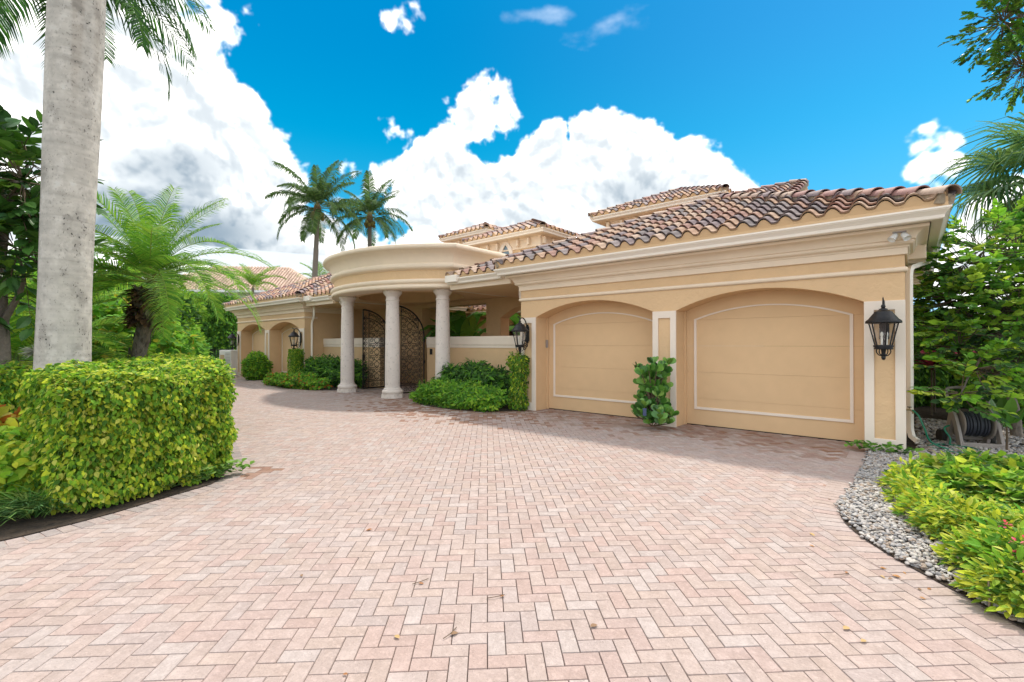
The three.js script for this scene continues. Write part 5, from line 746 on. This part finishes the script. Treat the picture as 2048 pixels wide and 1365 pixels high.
// ---- right: gravel strip, ground covers, hose reel, shrub tree, palms
{
  const strip0 = [...rightEdge.slice(1)], r = rng(151), n = 26000, geos = [0, 1, 2].map(k => { const g = new THREE.IcosahedronGeometry(1, 1), p = g.attributes.position; for (let i = 0; i < p.count; i++) { const x = p.getX(i), y = p.getY(i), z = p.getZ(i), q = 1 + .75 * nz(x * 2.1 + k * 7, y * 1.6, z * 1.6); p.setXYZ(i, x * q, y * q * .62, z * q); } const v = mergeVertices((g.deleteAttribute('normal'), g.deleteAttribute('uv'), g)); v.computeVertexNormals(); return v; });
  const pal = [[.46, .43, .41], [.58, .55, .52], [.36, .345, .345], [.43, .38, .345], [.24, .235, .24], [.55, .51, .465], [.38, .30, .24]], mats = [[], [], []], cols = [[], [], []], e = new THREE.Euler(), q = new THREE.Quaternion();
  for (let i = 0; i < n; i++) { const kf = Math.pow(r(), .9) * (strip0.length - 1.001), k = Math.floor(kf), x0 = lerp(strip0[k][0], strip0[k + 1][0], kf - k), z0 = lerp(strip0[k][1], strip0[k + 1][1], kf - k), side = i < 21000 ? r() * .78 : r() * 3.2, x = x0 + .015 + side + (r() - .5) * .05, z = z0 + (r() - .5) * .08; const [hx, hn] = toHouse(x, z); if (hx < .03 && hn < .03) continue; const s = .006 + .011 * r(), b = i % 3; q.setFromEuler(e.set((r() - .5) * .8, r() * 6.28, (r() - .5) * .8)); mats[b].push(new THREE.Matrix4().compose(V(x, .016 + r() * .022, z), q, V(s * (1 + .5 * r()), s, s))); cols[b].push(pal[Math.floor(r() * pal.length)]); }
  for (let i = 0; i < 5000; i++) { const x = toWorld(.1 + 2.6 * r(), 0, -4 + 4.6 * r()); const s = .012 + .014 * r(), b = i % 3; q.setFromEuler(e.set((r() - .5) * .8, r() * 6.28, (r() - .5) * .8)); mats[b].push(new THREE.Matrix4().compose(V(x.x, .016 + r() * .02, x.z), q, V(s * 1.2, s, s))); cols[b].push(pal[Math.floor(r() * pal.length)]); }
  const gm = std({ color: C(1, 1, 1), roughness: .9, map: T.grain }), root = new THREE.Group(); root.name = 'gravel'; scene.add(root); tag(root, 'grey and white gravel strip along the curved right driveway edge', 'gravel'); stuff(root);
  geos.forEach((g, b) => { const o = new THREE.InstancedMesh(g, gm, mats[b].length), c = new THREE.Color(); mats[b].forEach((m, i) => { o.setMatrixAt(i, m); o.setColorAt(i, c.setRGB(...cols[b][i])); }); o.name = 'pebbles'; o.castShadow = o.receiveShadow = true; stuff(o); root.add(o); });
}
function ruffle(name, label, cat, pts, sizeY, den, leaf, pal, seed, geo, mat = lm) {   // low mound that follows [x, z, radius] spots
  const t = thing(name, label, cat, [pts[0][0], 0, pts[0][1]]), L = new Leaves(seed), r = L.r;
  for (const [x, z, rad] of pts) { const n = Math.round(den * rad * rad * 6); for (let i = 0; i < n; i++) { const a = r() * 6.28, o = Math.sqrt(r()), y = sizeY * (1 - .75 * o * o) * (.55 + .6 * r()) * (.75 + .5 * nz(x * 2 + Math.cos(a) * o * 2, 0, z * 2 + Math.sin(a) * o * 2) + .25), d = V(Math.cos(a) * (o + .3), .35 + .5 * (r() - .3), Math.sin(a) * (o + .3)).add(L.rand().multiplyScalar(.6)); L.add(V(x - pts[0][0] + Math.cos(a) * o * rad, Math.max(.02, y), z - pts[0][1] + Math.sin(a) * o * rad), d, V(Math.cos(a) * o * .5, 1, Math.sin(a) * o * .5).add(L.rand().multiplyScalar(.5)), leaf * (.65 + .6 * r()), L.pick(pal)); } }
  L.build('foliage', geo, mat, t);
  const g = merge(pts.map(([x, z, rad]) => { const q = new THREE.SphereGeometry(1, 14, 8, 0, Math.PI * 2, 0, Math.PI / 2); q.scale(rad * .72, sizeY * .5, rad * .72); q.translate(x - pts[0][0], .01, z - pts[0][1]); return q; })); mesh('inner_branches', g, coreOf(pal), t); return t;
}
{
  const sp = (list) => list.map(([px, py, rad]) => { const g = G0(px, py); return [g.x, g.z, rad]; });
  ruffle('potato_vine', 'lime sweet potato vine mound with big heart leaves beside the hose reel', 'ground cover', sp([[1890, 965, .30], [1960, 968, .34], [2030, 972, .38], [1925, 1000, .34], [2000, 1010, .4], [2060, 1030, .4], [2110, 990, .5]]), .26, 800, .095, PALS.bright.concat(PALS.lime), 161, LEAF.heart);
  ruffle('golden_schefflera', 'golden yellow dwarf schefflera border beside the gravel strip', 'ground cover', sp([[1815, 985, .2], [1830, 1015, .2], [1870, 1050, .24], [1915, 1080, .26], [1965, 1090, .3], [2020, 1110, .3], [1985, 1150, .24], [2040, 1170, .26], [2015, 1215, .17], [2070, 1230, .24]]), .27, 1500, .075, PALS.gold.concat(PALS.gold, PALS.lime), 162, LEAF.lance);
  const t = ruffle('pink_flower_plant', 'green plant with small pink flowers at the right edge of the driveway', 'flowering plant', [[2.98, -2.55, .2], [3.06, -2.82, .22], [3.25, -2.6, .25]], .42, 900, .075, PALS.mid.concat(PALS.bright), 163, LEAF.oval);
  const L = new Leaves(164), r = L.r; for (let i = 0; i < 26; i++) { const a = r() * 6.28, o = r() * .26, p = V(Math.cos(a) * o + .04, .2 + .25 * r(), Math.sin(a) * o - .1); for (let j = 0; j < 10; j++) { const q = L.rand(); L.add(p.clone().addScaledVector(q, .012), q.clone().add(V(0, .5, 0)), q.clone().add(V(0, 1, 0)), .022, L.pick([[.75, .10, .16], [.8, .18, .25], [.7, .08, .12]])); } } L.build('flowers', LEAF.round, lmSoft, t);
  const red = thing('cordyline', 'dark red cordyline leaves behind the hose reel', 'shrub', [8.6, 0, -10.2]), L2 = new Leaves(165); for (let k = 0; k < 6; k++) for (let i = 0; i < 26; i++) { const a = L2.r() * 6.28; L2.add(V((k - 2.5) * .42, .95 + .25 * L2.r(), (k % 2) * .4), V(Math.cos(a), .3 + L2.r() * .8, Math.sin(a)), V(-Math.cos(a), .8, -Math.sin(a)), .5 * (.6 + .5 * L2.r()), L2.pick([[.16, .012, .03], [.10, .01, .02], [.24, .03, .05]])); } L2.build('foliage', LEAF.lance, lmSoft, red); for (let k = 0; k < 6; k++) mesh('stem', taper([[(k - 2.5) * .42, 0, (k % 2) * .4], [(k - 2.5) * .42, .6, (k % 2) * .4], [(k - 2.5) * .42, 1.1, (k % 2) * .4]], [.02, .018, .015], 5, 6), M.greyBark, red);
}
{   // hose reel cart
  const b = G0(1945, 893), t = thing('hose_reel', 'grey plastic hose reel cart wound with dark hose', 'hose reel', [b.x, 0, b.z], -.35);
  for (const s of [-1, 1]) { const sh = new THREE.Shape(); sh.moveTo(-.26, 0); sh.lineTo(-.16, 0); sh.quadraticCurveTo(-.10, .25, .0, .40); sh.lineTo(.12, .02); sh.lineTo(.22, .02); sh.quadraticCurveTo(.12, .38, .06, .50); sh.lineTo(-.04, .50); sh.quadraticCurveTo(-.16, .35, -.26, 0); const g = new THREE.ExtrudeGeometry(sh, { depth: .03, bevelEnabled: true, bevelSize: .006, bevelThickness: .006, bevelSegments: 2 }); g.rotateY(Math.PI / 2); g.translate(s * .23 - .015, 0, 0); mesh('side_frame', g, M.plastic, t); const disc = lathe([[.001, -.012], [.20, -.012], [.215, 0], [.20, .012], [.001, .012]], 36); disc.rotateZ(Math.PI / 2); disc.translate(s * .17, .33, 0); mesh('reel_flange', creased(disc, .5), M.plastic, t); }
  mesh('handle', merge([tube([[-.23, .48, -.02], [-.235, .66, -.12], [-.23, .80, -.18], [-.18, .835, -.2], [.18, .835, -.2], [.23, .80, -.18], [.235, .66, -.12], [.23, .48, -.02]], .022, 60, 8), tube([[-.225, .70, -.14], [.225, .70, -.14]], .014, 4, 8)]), M.plastic, t);
  mesh('front_bar', rbox(-.24, .30, .02, .09, .19, .25, .015), M.plastic, t); mesh('rear_bar', rbox(-.24, .24, .06, .11, -.24, -.19, .015), M.plastic, t);
  const coil = []; const hoseM = std({ color: C(.035, .04, .055), roughness: .5 }); for (let l = 0; l < 3; l++) for (let i = 0; i < 11 - l; i++) { const g = new THREE.TorusGeometry(.11 + l * .026 + .004 * ((i * 7) % 3), .0135, 8, 30); g.rotateY(Math.PI / 2 + ((i % 3) - 1) * .03); g.translate(-.145 + i * .028 + l * .014, .33, 0); coil.push(g); } mesh('wound_hose', merge(coil), hoseM, t);
  for (const s of [-1, 1]) { const g = new THREE.CylinderGeometry(.10, .10, .05, 24); g.rotateZ(Math.PI / 2); g.translate(s * .29, .10, -.2); mesh('wheel', g, M.dark, t); }
  const crank = merge([tube([[.25, .33, 0], [.30, .33, 0], [.31, .40, .06], [.31, .46, .1], [.37, .46, .1]], .011, 20, 6)]); mesh('crank', crank, M.plastic, t);
  const f = toWorld(.07, .55, -.5), e = V(b.x - .30, .30, b.z - .05), P = [f, V(f.x + .03, .50, f.z + .05), V(f.x + .08, .32, f.z + .1), V(f.x + .16, .12, f.z + .12), V(f.x + .35, .03, f.z + .2), V(f.x + .6, .025, f.z + .32), V(f.x + .75, .03, f.z + .12), V(f.x + .5, .035, f.z - .12), V(f.x + .2, .03, f.z + .05), V(f.x + .28, .03, f.z + .4), V(f.x + .6, .035, f.z + .5), V(e.x - .1, .03, e.z + .12), V(e.x - .06, .12, e.z + .08), V(e.x - .10, .26, e.z + .03), e];
  solo('garden_hose', tube(P, .0125, 160, 8), std({ color: C(.006, .17, .09), roughness: .4 }), 'green garden hose looping from the wall tap to the reel cart', 'hose');
  const tap = thing('wall_tap', 'small brass hose tap on the garage side wall', 'tap', toWorld(.0, .55, -.5).toArray(), HTURN); mesh('body', merge([tube([[0, 0, 0], [.05, 0, 0], [.075, -.02, 0], [.08, -.05, 0]], .012, 12, 8), tube([[.04, 0, 0], [.04, .04, 0]], .006, 2, 6)]), std({ color: C(.35, .27, .14), metalness: .8, roughness: .4 }), tap); const wheel = new THREE.TorusGeometry(.022, .005, 6, 16); wheel.rotateX(Math.PI / 2); wheel.translate(.04, .042, 0); mesh('tap_wheel', wheel, M.iron, tap);
  const big = thing('philodendron', 'big smooth oval leaves drooping beside the hose reel', 'plant', [G0(2012, 905).x, 0, G0(2012, 905).z]), gg = leafGeo(1, .42, .2, .35), pm = [glossLeaf(.08, .20, .03, .35), glossLeaf(.14, .3, .04, .35)]; for (let i = 0; i < 8; i++) { const m = mesh('leaf', gg, pm[i % 2], big); m.position.set(0, .35 + .02 * i, 0); m.rotation.set(.5 + .35 * (i % 3), i * .83, 0, 'YXZ'); m.scale.setScalar(.34); } mesh('stem', taper([[0, 0, 0], [.01, .2, 0], [0, .45, 0]], [.015, .012, .01], 5, 6), twigMat, big);
  const st = G0(1968, 1222), stake = thing('garden_stake', 'small metal stake at the gravel edge', 'stake', [st.x + .02, 0, st.z]); mesh('rod', tube([[0, 0, 0], [.004, .08, 0], [.008, .17, -.01]], .006, 6, 8), std({ color: C(.3, .24, .18), metalness: .6, roughness: .4 }), stake); mesh('foot', rbox(-.03, .015, .008, .016, -.012, .012, .003), std({ color: C(.3, .24, .18), metalness: .6, roughness: .4 }), stake);
}
// the shrub tree and the dark hedge along the side yard
{
  const t = thing('shrub_tree', 'leafy small tree with lime tipped sprays reaching over the hose reel', 'tree', [8.0, 0, -7.5]);
  leafyTree(t, { seed: 171, trunk: [[.1, 0, 0], [.0, .5, .05], [-.25, 1.0, .1], [-.35, 1.6, .1], [-.3, 2.2, .0]], trunkR: [.075, .065, .055, .045, .03], bark: M.greyBark, limbR: .03, twig: .4, leaves: 18, size: .12, pal: [...PALS.mid, ...PALS.bright, ...PALS.bright, ...PALS.dark, [.5, .62, .05], [.4, .58, .05]], face: [-.1, .7, .45], tumble: .75, level: .6, droop: .05, lean: [-.25, .05, .1], mat: leafMat(1, 1, 1, .5, 1),
    hubs: [[-1.75, .82, 1.0, .26, 12, 2], [-1.45, 1.15, .9, .28, 12, 2], [-.4, 2.0, .5, .6, 40, 3], [.3, 2.6, .4, .6, 40, 3], [-.9, 2.75, .2, .45, 27], [-.5, 3.0, .1, .5, 27], [.1, 3.0, 0, .5, 29], [-1.1, 2.2, .3, .45, 27, 3], [-.7, 2.3, .2, .5, 29, 3], [.0, 2.4, .2, .55, 32, 3], [-1.35, 1.75, .3, .4, 21, 3], [-1.15, 1.45, .35, .45, 24, 2], [-.6, 1.7, .3, .5, 29, 3], [.1, 1.7, .3, .5, 27, 3], [.55, 2.6, .0, .5, 24, 3], [.6, 1.9, .2, .5, 21, 3], [-.9, 1.05, .5, .32, 16, 2], [-.3, 1.2, .4, .4, 18, 2], [.4, 1.25, .3, .4, 18, 2], [-.75, 2.0, -.7, .5, 24, 3], [.2, 2.1, -.8, .6, 24, 3], [1.1, 2.2, 0, .6, 18, 3]] });
  hedgeThing('side_hedge', 'dark tall hedge closing the side yard behind the shrub tree', 'hedge', [[7.6, -12.0], [13.5, -9.6], [14.5, -11.2], [10.5, -15], [8.2, -15]], 0, 2.2, 420, .13, PALS.dark.concat(PALS.mid), 172, LEAF.oval, lm, .3, .18, .35);
  const u = thing('understory_shrub', 'yellow green leaves in the side yard under the shrub tree', 'shrub', [9.6, 0, -8.6]); blob(u, 0, .7, 0, 1.1, .8, .8, 320, .13, PALS.dark.concat(PALS.bright, PALS.mid), 173, LEAF.oval, lm, .22, -.9);
  const p = thing('fan_palm', 'fan palm with drooping split fans at the right edge', 'palm tree', [13.6, 0, -11.6]), fc = [[.07, .17, .05], [.11, .23, .06], [.05, .13, .05], [.16, .27, .06]]; mesh('trunk', taper([[0, 0, 0], [.02, 3, 0], [0, 6, 0]], [.2, .17, .15], 12, 12), M.greyBark, p); const fg = [fanGeo(1.15, 34, 1, fc), fanGeo(1.05, 32, 2, fc), fanGeo(1.2, 36, 3, fc)], r = rng(175); for (let i = 0; i < 30; i++) { const m = mesh('fan_leaf', fg[i % 3], frondMat, p); m.position.set(0, 5.4 + .55 * (1 - i / 30), 0); m.rotation.set((r() - .5) * .5, i * 2.4, 1.0 - 2.1 * i / 30, 'YXZ'); }
  const o = thing('oak_tree', 'small leaved tree with a knotty limb at the upper right', 'tree', [10.7, 0, -8.6]);
  leafyTree(o, { seed: 177, trunk: [[0, 0, 0], [-.1, 1.8, 0], [.05, 3.6, .05], [-.25, 5.2, .1], [-.05, 6.8, 0]], trunkR: [.3, .26, .23, .2, .12], bark: M.greyBark, limbR: .07, twig: .26, leaves: 14, size: .095, pal: PALS.dark.concat(PALS.mid, PALS.mid), level: .2, droop: .15, mat: lmGloss,
    hubs: [[-1.45, 6.5, .2, .5, 64], [-1.1, 7.2, 0, .6, 72], [-1.7, 7.4, .1, .5, 57], [-.5, 6.0, .3, .4, 34, 3], [.2, 5.6, .3, .5, 38, 3], [-.85, 8.1, 0, .5, 41], [.5, 7.6, 0, .8, 57], [-.3, 8.6, -.2, .8, 57], [.6, 6.2, .4, .6, 45, 3], [-.25, 5.05, .4, .3, 17, 3]] });
  const c = AT(2150, -60, 10), k = thing('cabbage_palm', 'palm whose leaf tips hang from the top right edge', 'palm tree', [c.x + .35, 0, c.z]); mesh('trunk', taper([[0, 0, 0], [.1, 4, 0], [.05, c.y, 0]], [.17, .14, .12], 16, 10), M.greyBark, k); crown(k, V(.05, c.y + .1, 0), royalFronds, 9, 81); for (const m of k.children) if (m.name === 'frond') m.scale.multiplyScalar(.42);
}
// dry leaves and twigs on the pavers
{
  const r = rng(191), mats = [[.36, .17, .05], [.28, .12, .04], [.42, .28, .12], [.22, .13, .07]].map(c => std({ color: C(...c), roughness: .8 })), spots = [[1758, 1137], [1758, 1152], [1783, 1158], [1804, 1145], [1800, 1157], [1859, 1178], [1838, 1182], [1690, 1148], [1836, 1196], [605, 1155], [800, 1278], [697, 1350], [838, 1168], [900, 1270], [1000, 1195], [1180, 1255], [1685, 1260], [1720, 1285], [1617, 1092], [1618, 1067], [745, 1060], [660, 898], [656, 903], [810, 870], [1655, 1000], [1645, 972]];
  for (const [px, py] of spots) { const p = G0(px, py), m = solo('fallen_leaf', LEAF.oval, mats[Math.floor(r() * mats.length)], 'small dry brown leaf lying on the brick pavers', 'leaf', 'dry leaves on the driveway'); m.position.set(p.x, .009, p.z); m.rotation.set(-Math.PI / 2 + .12, 0, r() * 6.28); m.scale.setScalar(.024 + .028 * r()); }
  for (const [px, py, a] of [[840, 1165, .6], [990, 1195, .3], [900, 1268, 1], [1680, 1150, .1]]) { const p = G0(px, py), m = solo('fallen_twig', tube([[-.05, .008, 0], [0, .012, .008], [.06, .009, -.004]], .0022, 10, 5), twigMat, 'thin dry twig lying on the brick pavers', 'twig', 'dry twigs on the driveway'); m.position.copy(p); m.rotation.y = a; }
}
renderer.render(scene, camera);
